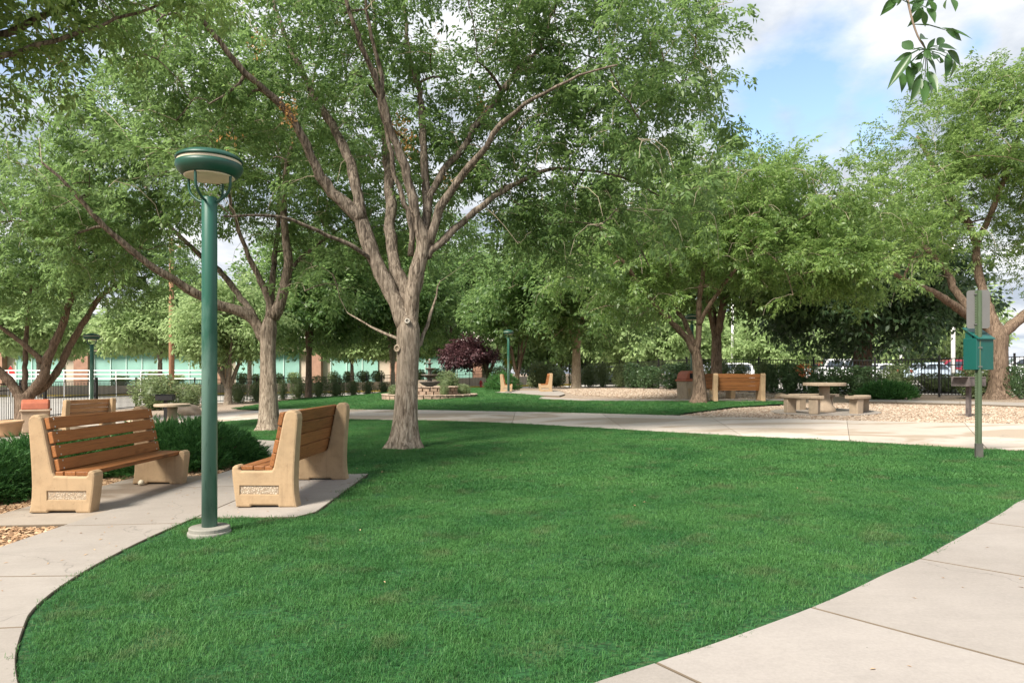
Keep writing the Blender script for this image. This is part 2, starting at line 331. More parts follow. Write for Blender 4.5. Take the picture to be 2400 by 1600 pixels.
class MB:
    def __init__(s): s.v = []; s.f = []
    def add(s, vs, fs):
        n = len(s.v); s.v += [tuple(x) for x in vs]; s.f += [tuple(i+n for i in f) for f in fs]; return s
    def box(s, c, d, rot=None, taper=1):
        x, y, z = (k/2 for k in d)
        vs = [Vector((sx*x*(taper if sz > 0 else 1), sy*y*(taper if sz > 0 else 1), sz*z)) for sz in (-1, 1) for sy in (-1, 1) for sx in (-1, 1)]
        if rot is not None: vs = [rot @ q for q in vs]
        vs = [q+Vector(c) for q in vs]
        return s.add(vs, [(0, 2, 3, 1), (4, 5, 7, 6), (0, 1, 5, 4), (2, 6, 7, 3), (0, 4, 6, 2), (1, 3, 7, 5)])
    def bar(s, a, b, w, h=None):
        a, b = Vector(a), Vector(b); d = b-a; q = d.to_track_quat('X', 'Z').to_matrix()
        return s.box((a+b)/2, (d.length, w, h or w), q)
    def lathe(s, prof, n=24, c=(0, 0, 0), squash=None):
        vs = []; fs = []
        for r, z in prof:
            for k in range(n):
                a = 2*math.pi*k/n; vs.append((c[0]+r*math.cos(a), c[1]+r*math.sin(a), c[2]+z))
        for i in range(len(prof)-1):
            for k in range(n):
                a, b = i*n+k, i*n+(k+1) % n; fs.append((a, b, b+n, a+n))
        if prof[0][0] > 1e-4: fs.append(tuple(range(n))[::-1])
        if prof[-1][0] > 1e-4: fs.append(tuple((len(prof)-1)*n+k for k in range(n)))
        return s.add(vs, fs)
    def tube(s, pts, rad, n=8, cap=True):
        pts = [Vector(p) for p in pts]; m = len(pts)
        rad = rad if hasattr(rad, '__len__') else [rad]*m
        vs = []; fs = []; up = None
        for i, p in enumerate(pts):
            t = (pts[min(i+1, m-1)]-pts[max(i-1, 0)])
            t = t.normalized() if t.length > 1e-9 else Vector((0, 0, 1))
            if up is None: up = t.orthogonal().normalized()
            up = (up-t*up.dot(t)); up = up.normalized() if up.length > 1e-6 else t.orthogonal().normalized()
            sd = t.cross(up)
            for k in range(n):
                a = 2*math.pi*k/n; vs.append(p+(up*math.cos(a)+sd*math.sin(a))*rad[i])
        for i in range(m-1):
            for k in range(n):
                a, b = i*n+k, i*n+(k+1) % n; fs.append((a, b, b+n, a+n))
        if cap: fs.append(tuple(range(n))[::-1]); fs.append(tuple((m-1)*n+k for k in range(n)))
        return s.add(vs, fs)
    def prism(s, poly, y0, y1, axis='y'):
        n = len(poly); vs = [(a, y0, b) for a, b in poly]+[(a, y1, b) for a, b in poly]
        return s.add(vs, [tuple(range(n)), tuple(range(n, 2*n))[::-1]]+[(i, i+n, (i+1) % n+n, (i+1) % n) for i in range(n)])
    def mesh(s, name='m', fix=True, bevel=0, seg=1):
        me = bpy.data.meshes.new(name); me.from_pydata(s.v, [], s.f)
        if fix or bevel:
            bm = bmesh.new(); bm.from_mesh(me); bmesh.ops.recalc_face_normals(bm, faces=bm.faces)
            if bevel:
                es = [e for e in bm.edges if len(e.link_faces) == 2 and e.calc_face_angle(0) > .5]
                bmesh.ops.bevel(bm, geom=es, offset=bevel, segments=seg, affect='EDGES', profile=.5)
            bm.to_mesh(me); bm.free()
        return me
    def build(s, name, mat, parent=None, smooth=False, bevel=0, seg=1, loc=None): return add_obj(name, s.mesh(name, True, bevel, seg), mat, parent, smooth, loc)

def smooth_curve(pts, k=2, closed=False):
    pts = [Vector(p) for p in pts]
    for _ in range(k):
        o = [] if closed else [pts[0]]
        rng = range(len(pts)) if closed else range(len(pts)-1)
        for i in rng:
            a, b = pts[i], pts[(i+1) % len(pts)]; o += [a*.75+b*.25, a*.25+b*.75]
        if not closed: o.append(pts[-1])
        pts = o
    return pts
def sheet_mesh(poly, dz=0, res=1.0, ymin=None, ymax=None, thick=0):
    bm = bmesh.new(); vs = [bm.verts.new((p[0], p[1], 0)) for p in poly]
    f = bm.faces.new(vs); f.normal_update()
    if f.normal.z < 0: f.normal_flip()
    bmesh.ops.triangulate(bm, faces=bm.faces[:])
    def cut(co, no, **k): bmesh.ops.bisect_plane(bm, geom=bm.verts[:]+bm.edges[:]+bm.faces[:], plane_co=co, plane_no=no, dist=1e-5, **k)
    if ymin is not None: cut((0, ymin, 0), (0, -1, 0), clear_outer=True)
    if ymax is not None: cut((0, ymax, 0), (0, 1, 0), clear_outer=True)
    xs = [v.co.x for v in bm.verts]; ys = [v.co.y for v in bm.verts]
    x = math.ceil(min(xs)/res)*res
    while x < max(xs): cut((x, 0, 0), (1, 0, 0)); x += res
    y = math.ceil(min(ys)/res)*res
    while y < max(ys): cut((0, y, 0), (0, 1, 0)); y += res
    for v in bm.verts: v.co.z = g(v.co.x, v.co.y)+dz
    me = bpy.data.meshes.new('sheet'); bm.to_mesh(me); bm.free(); return me
def sheet(name, poly, mat, dz=0, res=1.0, parent=None, **k): 
    o = add_obj(name, sheet_mesh(poly, dz, res, **k), mat, parent, True)
    return tag(o, kind='structure') if not parent else o
def inset(poly, d):
    n = len(poly); area = sum(poly[i][0]*poly[(i+1) % n][1]-poly[(i+1) % n][0]*poly[i][1] for i in range(n))
    sg = 1 if area > 0 else -1; out = []
    for i in range(n):
        a, b, c = Vector(poly[i-1][:2]), Vector(poly[i][:2]), Vector(poly[(i+1) % n][:2])
        e1 = (b-a); e2 = (c-b)
        e1 = e1.normalized() if e1.length > 1e-9 else Vector((1, 0)); e2 = e2.normalized() if e2.length > 1e-9 else e1
        n1 = Vector((-e1.y, e1.x)); n2 = Vector((-e2.y, e2.x)); m = n1+n2
        m = m/max(.35, m.dot(n1)) if m.length > 1e-6 else n1
        out.append((b.x+sg*m.x*d, b.y+sg*m.y*d))
    return out
def slab(name, poly, mat, parent, top=.035, gap=.004, depth=.12, bev=.005):
    p0 = inset(poly, gap); p1 = inset(poly, gap+bev); n = len(p0)
    bm = bmesh.new()
    r0 = [bm.verts.new((x, y, g(x, y)+top-depth)) for x, y in p0]
    r1 = [bm.verts.new((x, y, g(x, y)+top-bev)) for x, y in p0]
    r2 = [bm.verts.new((x, y, g(x, y)+top)) for x, y in p1]
    for a, b in ((r0, r1), (r1, r2)):
        for i in range(n): bm.faces.new((a[i], a[(i+1) % n], b[(i+1) % n], b[i]))
    f = bm.faces.new(r2); bmesh.ops.triangulate(bm, faces=[f]); bmesh.ops.recalc_face_normals(bm, faces=bm.faces)
    if sum(f.normal.z*f.calc_area() for f in bm.faces) < 0: bmesh.ops.reverse_faces(bm, faces=bm.faces)
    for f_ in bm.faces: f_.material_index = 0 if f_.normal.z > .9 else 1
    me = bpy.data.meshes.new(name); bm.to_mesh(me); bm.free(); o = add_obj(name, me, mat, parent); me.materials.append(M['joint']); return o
def strip(name, A, B, mat, cuts, **k):
    """a path between two edges with the same number of points, cast as slabs between the joints in cuts"""
    root = bpy.data.objects.new(name, None); C.objects.link(root); tag(root, kind='structure')
    for a, b in zip(cuts[:-1], cuts[1:]):
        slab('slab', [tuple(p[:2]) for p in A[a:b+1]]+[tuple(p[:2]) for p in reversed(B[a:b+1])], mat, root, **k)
    return root
def resample(pts, n):
    pts = [Vector((p[0], p[1])) for p in pts]; L = [0]
    for a, b in zip(pts, pts[1:]): L.append(L[-1]+(b-a).length)
    out = []
    for k in range(n):
        t = L[-1]*k/(n-1); i = max(j for j in range(len(L)) if L[j] <= t+1e-9); i = min(i, len(pts)-2)
        f = (t-L[i])/max(1e-9, L[i+1]-L[i]); out.append(pts[i]+(pts[i+1]-pts[i])*f)
    return out
def px(lst): return [P(u, v) for u, v in lst]
def mesh_np(name, V, F):
    """V (n,3), F (m,k) arrays"""
    me = bpy.data.meshes.new(name); n, m, k = len(V), len(F), F.shape[1]
    me.vertices.add(n); me.vertices.foreach_set('co', np.ascontiguousarray(V, dtype=np.float32).ravel())
    me.loops.add(m*k); me.loops.foreach_set('vertex_index', np.ascontiguousarray(F, dtype=np.int32).ravel())
    me.polygons.add(m); me.polygons.foreach_set('loop_start', np.arange(0, m*k, k, dtype=np.int32)); me.polygons.foreach_set('loop_total', np.full(m, k, dtype=np.int32))
    me.update(calc_edges=True); return me
def scatter(name, surf_mesh, protos, density, seed, smin, smax, tilt=.15, mat=None, dz=0.):
    """one countless mass (grass, chips) spread over a surface with geometry nodes"""
    col = bpy.data.collections.new(name+'_pieces')
    for p in protos: col.objects.link(p)
    o = bpy.data.objects.new(name, surf_mesh); C.objects.link(o); o.location.z = dz
    ng = bpy.data.node_groups.new(name, 'GeometryNodeTree')
    ng.interface.new_socket('Geometry', in_out='INPUT', socket_type='NodeSocketGeometry')
    ng.interface.new_socket('Geometry', in_out='OUTPUT', socket_type='NodeSocketGeometry')
    N = lambda t, **k: tn(ng, t, **k)
    gi = N('NodeGroupInput'); go = N('NodeGroupOutput')
    dp = N('GeometryNodeDistributePointsOnFaces'); dp.inputs['Density'].default_value = density; dp.inputs['Seed'].default_value = seed
    ng.links.new(gi.outputs[0], dp.inputs['Mesh'])
    ci = N('GeometryNodeCollectionInfo'); ci.inputs[0].default_value = col; ci.inputs['Separate Children'].default_value = True; ci.inputs['Reset Children'].default_value = True
    ip = N('GeometryNodeInstanceOnPoints'); ip.inputs['Pick Instance'].default_value = True
    rv = N('FunctionNodeRandomValue', data_type='FLOAT_VECTOR'); rv.inputs[0].default_value = (-tilt, -tilt, 0); rv.inputs[1].default_value = (tilt, tilt, 6.283)
    rs = N('FunctionNodeRandomValue', data_type='FLOAT'); rs.inputs[2].default_value = smin; rs.inputs[3].default_value = smax
    ng.links.new(dp.outputs['Points'], ip.inputs['Points']); ng.links.new(ci.outputs[0], ip.inputs['Instance'])
    ng.links.new(rv.outputs[0], ip.inputs['Rotation']); ng.links.new(rs.outputs[1], ip.inputs['Scale'])
    ng.links.new(ip.outputs[0], go.inputs[0])
    md = o.modifiers.new('scatter', 'NODES'); md.node_group = ng
    return o

# ------------------------------------------------------------------ ground, paths, lawns
def ground_grid():
    xs = [-700, -300, -150, -100, -80]+list(np.arange(-60, 61, 1.5))+[80, 100, 150, 300, 700]
    ys = [-60, -30, -15]+list(np.arange(-6, 70, 1.5))+[75, 85, 100, 130, 180, 260, 400, 800, 1500]
    V = np.array([(x, y, g(x, y)-.03) for y in ys for x in xs]); nx = len(xs)
    F = np.array([(j*nx+i, j*nx+i+1, (j+1)*nx+i+1, (j+1)*nx+i) for j in range(len(ys)-1) for i in range(nx-1)])
    return mesh_np('ground', V, F)
tag(add_obj('ground', ground_grid(), 'gravel', None, True), kind='structure')

FENCE_L = [(-17.6, 21.5), (-18.6, 28), (-19.2, 36), (-18.3, 41), (-14.7, 48.5), (-10, 54), (-5, 56.5), (1.6, 57)]
FENCE_R = [(3.1, 51), (5.8, 44), (7.9, 37), (9.5, 33.5), (11.8, 31), (14.6, 28.8), (16.6, 26.2), (19.5, 22.8)]
# street and office forecourt to the left and behind, parking lot to the right
sheet('street', [(-120, 10), (-18.9, 20), (-19.6, 28), (-20.2, 36.2), (-19.1, 41.7), (-15.3, 49.3), (-10.4, 55), (-5, 57.6), (3, 58), (4.5, 66), (-120, 66)], 'street', -.012, 3)
sheet('verge', [(-120, 66.4), (6, 66.4), (6, 75.5), (-120, 75.5)], 'verge', .85, 4)
sheet('parking_lot', [(4.5, 53), (7.2, 46), (9.6, 39), (11, 35), (13, 32.6), (16, 30), (18.4, 27), (22, 23), (120, 20), (120, 90), (5, 90)], 'street', -.012, 3)

PA = [(-1.2, 1.6), (-1.75, 2.55), (-2.12, 3.0), (-2.36, 3.4), (-2.55, 3.75), (-2.70, 4.4), (-2.77, 5.3), (-2.74, 6.2), (-2.7, 7.4), (-2.7, 8.7), (-2.7, 9.8), (-2.9, 11.2), (-3.5, 12.6), (-4.6, 13.6), (-6.2, 14.3), (-9.5, 16), (-14, 19.5), (-18, 21)]
PB = [(-2.2, .9), (-2.9, 1.9), (-3.4, 2.6), (-3.65, 3.3), (-3.72, 3.75), (-3.75, 4.45), (-3.75, 5.3), (-3.75, 6.2), (-3.75, 7.4), (-3.74, 8.5), (-3.68, 9.6), (-3.85, 10.6), (-4.35, 11.4), (-5.1, 12.1), (-6.4, 12.8), (-9.2, 14.6), (-14, 17.8), (-18, 19.4)]
A = smooth_curve([(*p, 0) for p in PA], 2); B = smooth_curve([(*p, 0) for p in PB], 2)
n = len(A)
strip('curved_path', A, B, 'path', sorted(set([0]+[i for i in range(7, n-3, 7)]+[n-1])))
slab_root = bpy.data.objects.new('bench_pads', None); C.objects.link(slab_root); tag(slab_root, kind='structure')
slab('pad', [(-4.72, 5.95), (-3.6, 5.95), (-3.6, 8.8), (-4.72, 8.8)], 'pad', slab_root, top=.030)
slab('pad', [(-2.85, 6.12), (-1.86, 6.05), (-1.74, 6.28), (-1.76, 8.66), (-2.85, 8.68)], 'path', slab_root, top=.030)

# sidewalk at the lower right: joints sit on the control points marked True
SW = [((-1.6, .7), 1), ((-.7, 1.75), 0), ((0.05, 2.5), 0), (P(1534, 1570), 1), (P(1653, 1530), 0), (P(1768, 1488), 0), (P(1898, 1438), 1), (P(1997, 1394), 0), (P(2074, 1356), 0), (P(2154, 1321), 1), (P(2212, 1288), 0), (P(2307, 1234), 1), (P(2353, 1206), 0), (P(2400, 1178), 0), ((5.6, 6.9), 1), ((7.4, 7.9), 0), ((9.2, 8.6), 1)]
sa = [Vector(p[:2]) for p, _ in SW]; fine = []; cuts = []
for i in range(len(sa)-1):
    if SW[i][1]: cuts.append(len(fine))
    p0, p1, p2, p3 = sa[max(i-1, 0)], sa[i], sa[i+1], sa[min(i+2, len(sa)-1)]
    for k in range(4):
        t = k/4; fine.append(.5*((2*p1)+(p2-p0)*t+(2*p0-5*p1+4*p2-p3)*t*t+(3*p1-p0-3*p2+p3)*t**3))
fine.append(sa[-1]); cuts.append(len(fine)-1)
SB = []
for i, p in enumerate(fine):
    t = (fine[min(i+2, len(fine)-1)]-fine[max(i-2, 0)]).normalized(); SB.append(p+Vector((t.y, -t.x))*1.75)
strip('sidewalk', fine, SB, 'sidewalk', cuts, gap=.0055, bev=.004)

LOW = [(612, 982), (811, 985), (983, 987), (1155, 992), (1283, 999), (1500, 1012), (1691, 1023), (1825, 1030), (2016, 1039), (2265, 1055), (2400, 1062)]
UPP = [(616, 961), (817, 962), (989, 962.5), (1155, 966), (1300, 968.5), (1427, 972), (1565, 975.5), (1850, 984), (2005, 989), (2181, 993), (2400, 997)]
cl = [Vector((-14, 22.2)), Vector((-10.5, 20.8))]+[P(*q).to_2d() for q in LOW]+[Vector((8.8, 8.9)), Vector((11, 8.8))]
cu = [Vector((-14, 26.8)), Vector((-12.2, 25.6))]+[P(*q).to_2d() for q in UPP]+[Vector((12, 12.2)), Vector((15, 11.6))]
CL = smooth_curve([(*p, 0) for p in cl], 2); CU = smooth_curve([(*p, 0) for p in cu], 2)
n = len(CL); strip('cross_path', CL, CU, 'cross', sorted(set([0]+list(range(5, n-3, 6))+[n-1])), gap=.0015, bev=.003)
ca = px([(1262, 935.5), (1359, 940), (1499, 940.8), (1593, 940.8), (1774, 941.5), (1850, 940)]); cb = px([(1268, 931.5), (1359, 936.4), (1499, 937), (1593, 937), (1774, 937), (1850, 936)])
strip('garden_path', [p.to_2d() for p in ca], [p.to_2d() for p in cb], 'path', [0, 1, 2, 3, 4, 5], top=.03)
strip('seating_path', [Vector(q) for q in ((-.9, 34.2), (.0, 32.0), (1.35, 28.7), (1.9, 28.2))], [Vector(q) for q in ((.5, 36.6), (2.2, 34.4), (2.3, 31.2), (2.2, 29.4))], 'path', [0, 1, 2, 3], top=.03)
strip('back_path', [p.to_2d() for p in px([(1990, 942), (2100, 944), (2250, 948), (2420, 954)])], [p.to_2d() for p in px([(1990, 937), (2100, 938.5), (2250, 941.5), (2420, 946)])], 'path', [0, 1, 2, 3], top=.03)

lawn_poly = [tuple(p[:2]) for p in A[1:54]]+[(-6.6, 14.9), (-9.5, 18.3)]+[tuple(p[:2]) for p in CL[6:-3]]
lawn_poly += [tuple(p) for p in reversed(fine[5:-2])]
# the turf stops at the pad under the right bench
ip = [i for i, p in enumerate(lawn_poly) if 6.15 < p[1] < 8.6 and p[0] < -2.5]
lawn_poly = lawn_poly[:ip[0]]+[(-2.74, 6.14), (-1.87, 6.04), (-1.72, 6.27), (-1.74, 8.68), (-2.7, 8.70)]+lawn_poly[ip[-1]+1:]
lawn = sheet('lawn', lawn_poly, 'soil', .020, 1.0)
far_poly = [tuple(P(545, 958)[:2])]+[tuple(P(*q)[:2]) for q in UPP[:7]]+[tuple(P(*q)[:2]) for q in [(1606, 969), (1683, 959), (1721, 954), (1843, 947), (1843, 942), (1774, 942.3), (1593, 941.5), (1499, 941.5), (1359, 941), (1262, 936.5)]]+[(1.2, 28.6), (-.2, 31.8), (-1.1, 34.2), (-.6, 37), (-1.4, 46), (-2, 52.6), (-5, 53.2), (-9.5, 51), (-13.6, 45.5)]
far_lawn = sheet('back_lawn', far_poly, 'soil', .020, 1.5)
mulch_poly = [tuple(p[:2]) for p in B[9:66]]+[(-14, 17.4), (-15, 10), (-12, 3), (-4.2, 1.4)]
sheet('mulch_bed', mulch_poly, 'mulch', .006, 1.0)

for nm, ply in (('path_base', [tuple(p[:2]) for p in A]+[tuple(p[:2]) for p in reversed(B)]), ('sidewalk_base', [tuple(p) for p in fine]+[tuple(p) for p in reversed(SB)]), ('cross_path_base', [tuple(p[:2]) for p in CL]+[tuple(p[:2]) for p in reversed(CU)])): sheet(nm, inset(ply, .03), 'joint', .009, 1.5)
rg = np.random.default_rng(5)
def grass_clump(k, nb, rad, h, wd, lean, mat='grass'):
    V = []; F = []
    for _ in range(nb):
        a = rg.uniform(0, 6.283); r = rad*math.sqrt(rg.uniform()); x, y = r*math.cos(a), r*math.sin(a)
        b = rg.uniform(0, 6.283); hh = h*rg.uniform(.55, 1.15); w_ = wd*rg.uniform(.7, 1.3); ln = hh*rg.uniform(.1, lean)
        dx, dy = math.cos(b), math.sin(b); c = b+rg.uniform(.8, 2.3); ex, ey = math.cos(c)*w_, math.sin(c)*w_
        i = len(V)
        V += [(x-ex, y-ey, 0), (x+ex, y+ey, 0), (x+dx*ln*.35-ex*.8, y+dy*ln*.35-ey*.8, hh*.6), (x+dx*ln*.35+ex*.8, y+dy*ln*.35+ey*.8, hh*.6), (x+dx*ln, y+dy*ln, hh*(1-.25*lean*rg.uniform()))]
        F += [(i, i+1, i+3, i+2), (i+2, i+3, i+4)]
    me = bpy.data.meshes.new('grass_clump'); me.from_pydata(V, [], F); me.materials.append(M[mat])
    return bpy.data.objects.new('grass_clump', me)
near_protos = [grass_clump(k, 104, .10, .024, .0011, 1.4) for k in range(4)]+[grass_clump(9, 40, .08, .032, .0012, 1.8)]
far_protos = [grass_clump(k, 80, .15, .027, .0022, 1.4, 'grass') for k in range(3)]
back_protos = [grass_clump(k, 60, .26, .03, .005, 1.2, 'grass') for k in range(3)]
GL = 'short green turf of the big lawn in front of the benches'
def grass(name, poly, protos, dens, seed, label, **k):
    tag(scatter(name, sheet_mesh(poly, .021, 2.0, **k), protos, dens, seed, .75, 1.25, .12), label, 'grass', kind='stuff')
lawn_in = inset(lawn_poly, .055)
grass('grass', lawn_in, near_protos, 240, 1, 'short green turf of the big lawn beside the curved path', ymax=7.2)
grass('grass', lawn_in, far_protos, 170, 2, 'short green turf of the big lawn around the large tree', ymin=7.2)
grass('grass', inset(far_poly, .06), back_protos, 48, 3, 'green turf of the back lawn around the fountain')
def chip(n, L, Wd, T):
    V = []; k = 6
    for z in (0, T):
        for i in range(k):
            a = 6.283*i/k; V.append((L*math.cos(a)*rg.uniform(.7, 1.1), Wd*math.sin(a)*rg.uniform(.7, 1.1), z+rg.uniform(-.2, .2)*T))
    me = bpy.data.meshes.new('chip'); me.from_pydata(V, [], [tuple(range(k))[::-1], tuple(range(k, 2*k))]+[(i, (i+1) % k, (i+1) % k+k, i+k) for i in range(k)])
    me.materials.append(M[n]); return bpy.data.objects.new('chip', me)
bark_protos = [chip('bark_chip', rg.uniform(.016, .03), rg.uniform(.007, .013), .006) for _ in range(6)]
tag(scatter('bark_chips', sheet_mesh([(-3.79, 3.6), (-3.79, 5.93), (-4.74, 5.93), (-4.74, 8.82), (-3.8, 8.82), (-3.76, 9.7), (-3.95, 10.6), (-4.5, 11.4), (-7, 12), (-7.5, 6), (-6, 3.6)], .012, 2), bark_protos, 1150, 4, .7, 1.5, .5), 'loose brown bark chips on the bed behind the path', 'bark chips', kind='stuff')
grav_protos = [chip('gravel_chip', rg.uniform(.014, .026), rg.uniform(.011, .02), .016) for _ in range(5)]
gpoly = [tuple(P(*q)[:2]) for q in [(1575, 975), (1850, 983.5), (2005, 988.5), (2181, 992), (2400, 996)]]+[(12.3, 13), (15, 15), (15.5, 19)]+[tuple(P(*q)[:2]) for q in [(2250, 949), (2100, 945), (1990, 943), (1860, 943), (1850, 948), (1721, 955), (1683, 960), (1606, 970)]]
tag(scatter('gravel', sheet_mesh(gpoly, -.028, 2), grav_protos, 260, 6, .7, 1.5, .5), 'tan gravel spread around the round picnic table', 'gravel', kind='stuff')
tag(scatter('gravel', sheet_mesh([(2.6, 29.5), (5.5, 24.6), (9, 23.9), (11, 25), (9.5, 31), (7.5, 35), (4, 41), (2.5, 38)], -.028, 2), [chip('gravel_chip', .032, .025, .02) for _ in range(4)], 110, 8, .7, 1.5, .4), 'tan gravel under the trees along the hedge', 'gravel', kind='stuff')
# fallen leaves and bits of twig on the paths
V = []; F = []
lr = random.Random(3)
for _ in range(170):
    k = lr.random()
    if k < .5: x, y = lr.uniform(-3.65, -2.8), lr.uniform(3.4, 9)
    elif k < .75: q = fine[lr.randrange(8, 50)]; x, y = q.x+lr.uniform(.05, 1.2), q.y-lr.uniform(.1, 1.2)
    else: x, y = lr.uniform(-2.7, -1.8), lr.uniform(6.2, 8.6)
    a = lr.uniform(0, 6.28); L = lr.uniform(.008, .024); w_ = L*lr.uniform(.12, .4); z = g(x, y)+.037
    c, s_ = math.cos(a), math.sin(a); i = len(V)
    V += [(x-c*L, y-s_*L, z), (x+s_*w_, y-c*w_, z+.003), (x+c*L, y+s_*L, z+.002), (x-s_*w_, y+c*w_, z+.004)]; F.append((i, i+1, i+2, i+3))
me = bpy.data.meshes.new('leaf_litter'); me.from_pydata(V, [], F)
tag(add_obj('leaf_litter', me, 'bark_chip'), 'scattered dry leaf bits on the pale concrete paths', 'leaf litter', kind='stuff')

V = []; F = []
for _ in range(45):
    r_, a_ = lr.uniform(0, 1)**.6*7.5, lr.uniform(0, 6.28); x, y = -.6+r_*math.cos(a_)*.75, 8.6+r_*math.sin(a_)*.8
    if x < -2.4+max(0, 6-y)*.05 or (x > -.3 and y < 4.2+(x-1)*1.0) or y > 12.2 or y < 3.4: continue
    if x < -1.6 and 5.9 < y < 8.9: continue
    a = lr.uniform(0, 6.28); L = lr.uniform(.012, .028); w_ = L*.36; z = g(x, y)+.046
    c, s_ = math.cos(a), math.sin(a); i = len(V)
    V += [(x-c*L, y-s_*L, z), (x+s_*w_, y-c*w_, z+.008), (x+c*L, y+s_*L, z+.003), (x-s_*w_, y+c*w_, z+.010)]; F.append((i, i+1, i+2, i+3))
me = bpy.data.meshes.new('leaf_litter'); me.from_pydata(V, [], F)
tag(add_obj('leaf_litter', me, 'bark_chip'), 'few dry leaves lying in the grass of the big lawn', 'leaf litter', kind='stuff')

# ------------------------------------------------------------------ benches
PROF = [(0, 0), (.13, 0), (.145, .018), (.39, .018), (.405, 0), (.575, 0), (.562, .06), (.552, .14), (.548, .25), (.553, .40), (.562, .55), (.575, .72), (.583, .82), (.576, .865), (.555, .89), (.525, .90), (.485, .895), (.458, .87), (.445, .83), (.40, .60), (.352, .37), (.335, .342), (.20, .337), (.045, .337), (.03, .35), (.028, .372), (.012, .386), (-.012, .386), (-.034, .37), (-.042, .34), (-.034, .25), (-.015, .10)]
def bench_leg(th, recess):
    """a cast end with rounded rims and, on its outer face (x = 0), a recessed pebble panel"""
    pr = [(d-.28, z) for d, z in PROF]; n = len(pr)
    def ins(k): return inset(pr, k)
    bm = bmesh.new(); rings = []
    R1 = .018
    for x, k in [(0, R1), (R1*.3, R1*.3), (R1, 0), (th-R1, 0), (th-R1*.3, R1*.3), (th, R1)]:
        q = ins(k) if k else pr
        rings.append([bm.verts.new((x, d, max(z, 0))) for d, z in q])
    for a, b in zip(rings, rings[1:]):
        for i in range(n): bm.faces.new((a[i], a[(i+1) % n], b[(i+1) % n], b[i]))
    bm.faces.new(rings[-1])
    rc = [(.035-.28, .115), (.405-.28, .115), (.405-.28, .205), (.035-.28, .205)]
    hole = [bm.verts.new((0, d, z)) for d, z in rc]; inn = [bm.verts.new((.014, d+(.006 if i in (0, 3) else -.006), z+(.006 if i < 2 else -.006))) for i, (d, z) in enumerate(rc)]
    for i in range(4): bm.faces.new((hole[i], hole[(i+1) % 4], inn[(i+1) % 4], inn[i]))
    es = []
    for ring in (rings[0], hole):
        for i in range(len(ring)):
            e = bm.edges.get((ring[i], ring[(i+1) % len(ring)])) or bm.edges.new((ring[i], ring[(i+1) % len(ring)])); es.append(e)
    bmesh.ops.triangle_fill(bm, edges=es, use_beauty=True)
    bm.faces.new(inn)
    bmesh.ops.triangulate(bm, faces=[f for f in bm.faces if len(f.verts) > 8])
    bmesh.ops.recalc_face_normals(bm, faces=bm.faces)
    me = bpy.data.meshes.new('leg'); bm.to_mesh(me); bm.free(); return me
LEG = bench_leg(.145, True); LEG.materials.append(M['cast'])
pm = MB().box((0, 0, 0), (.004, .356, .076)).mesh('panel'); pm.materials.append(M['pebble'])
scm = MB().lathe([(.009, 0), (.008, .004), (.0, .006)], 8).mesh('screw'); scm.materials.append(M['screw'])
def bench(label, loc, rz, L, cat='bench', wmat='wood', group=None, screws=True, seed=0, nback=4, gap=.006):
    """local x along the bench, +y towards its back"""
    t = thing('park_bench', label, cat, loc, rz, group); rn = random.Random(seed)
    for s in (-1, 1):
        lg = bpy.data.objects.new('leg', LEG); C.objects.link(lg); lg.parent = t; lg.location = (s*L/2, 0, 0)
        if s > 0: lg.rotation_euler = (0, 0, 0); lg.scale = (-1, 1, 1)
        pn = bpy.data.objects.new('pebble_panel', pm); C.objects.link(pn); pn.parent = lg; pn.location = (.0135, .22-.28, .16)
    # back planks lie on the sloping front of the uprights
    d0, z0, d1, z1 = .352-.28, .37, .447-.28, .845
    sl = Vector((0, d1-d0, z1-z0)); H = sl.length; sl.normalize(); nrm = Vector((0, -sl.z, sl.y))
    ang = math.atan2(sl.z, sl.y)
    ph = (H+.035)/nback
    def plank(c, wd, th, ang_, x0, x1, first):
        mb = MB().box((0, 0, 0), (x1-x0, wd, th)); o = add_obj('plank', mb.mesh('plank', True, .007, 2), wmat, t, True)
        for p in o.data.polygons: p.use_smooth = False
        o.location = ((x0+x1)/2, c[1], c[2]); o.rotation_euler = (ang_, rn.uniform(-.003, .003), rn.uniform(-.002, .002)); return o
    for i in range(nback):
        c = Vector((0, d0, z0))+sl*(ph*(i+.5)-.005)+nrm*(.0235+rn.uniform(0, .003))
        e = rn.uniform(-.012, .012)
        o = plank(c, ph-gap*(1+rn.random()), .043, ang, -L/2+.035+e, L/2-.035+e, i == 0)
        if screws:
            for sx in (-1, 1):
                for q in (-.28, .28):
                    s = bpy.data.objects.new('screw', scm); C.objects.link(s); s.parent = o
                    s.location = (sx*(L/2-.10), q*ph, .0205)
                    s.scale = (1, 1, 1)
    for k, (c, wd) in enumerate([(.09-.28, .115), (.205-.28, .105), (.30-.28, .075)]):
        e = rn.uniform(-.01, .01)
        plank((0, c+.0, .359), wd, .040, 0, -L/2+.03+e, L/2-.03+e, False)
    return t
def bench_at(label, near, far, back, L=None, **k):
    """near, far: ground points under the front corners of the two ends; back: which way the bench's back points (+1 = to +x)"""
    a = (far-near).to_2d(); ln = a.length; a.normalize()
    b = Vector((a.y, -a.x)) if back > 0 else Vector((-a.y, a.x))
    L = L or ln; m = near.to_2d()+a*(L/2)+b*.28
    return bench(label, (m.x, m.y, g(m.x, m.y)+.031), math.atan2(b.y, b.x)-math.pi/2, L, **k)
bench_at('wooden slat bench with tan concrete ends in front of the dark junipers', Vector((-3.86, 6.44, 0)), Vector((-3.82, 8.14, 0)), -1, 1.83, seed=1, gap=.012)
bench_at('wooden slat bench with tan concrete ends backing onto the big lawn beside the lamp post', Vector((-2.56, 6.52, 0)), Vector((-2.50, 8.22, 0)), 1, 1.83, seed=2)
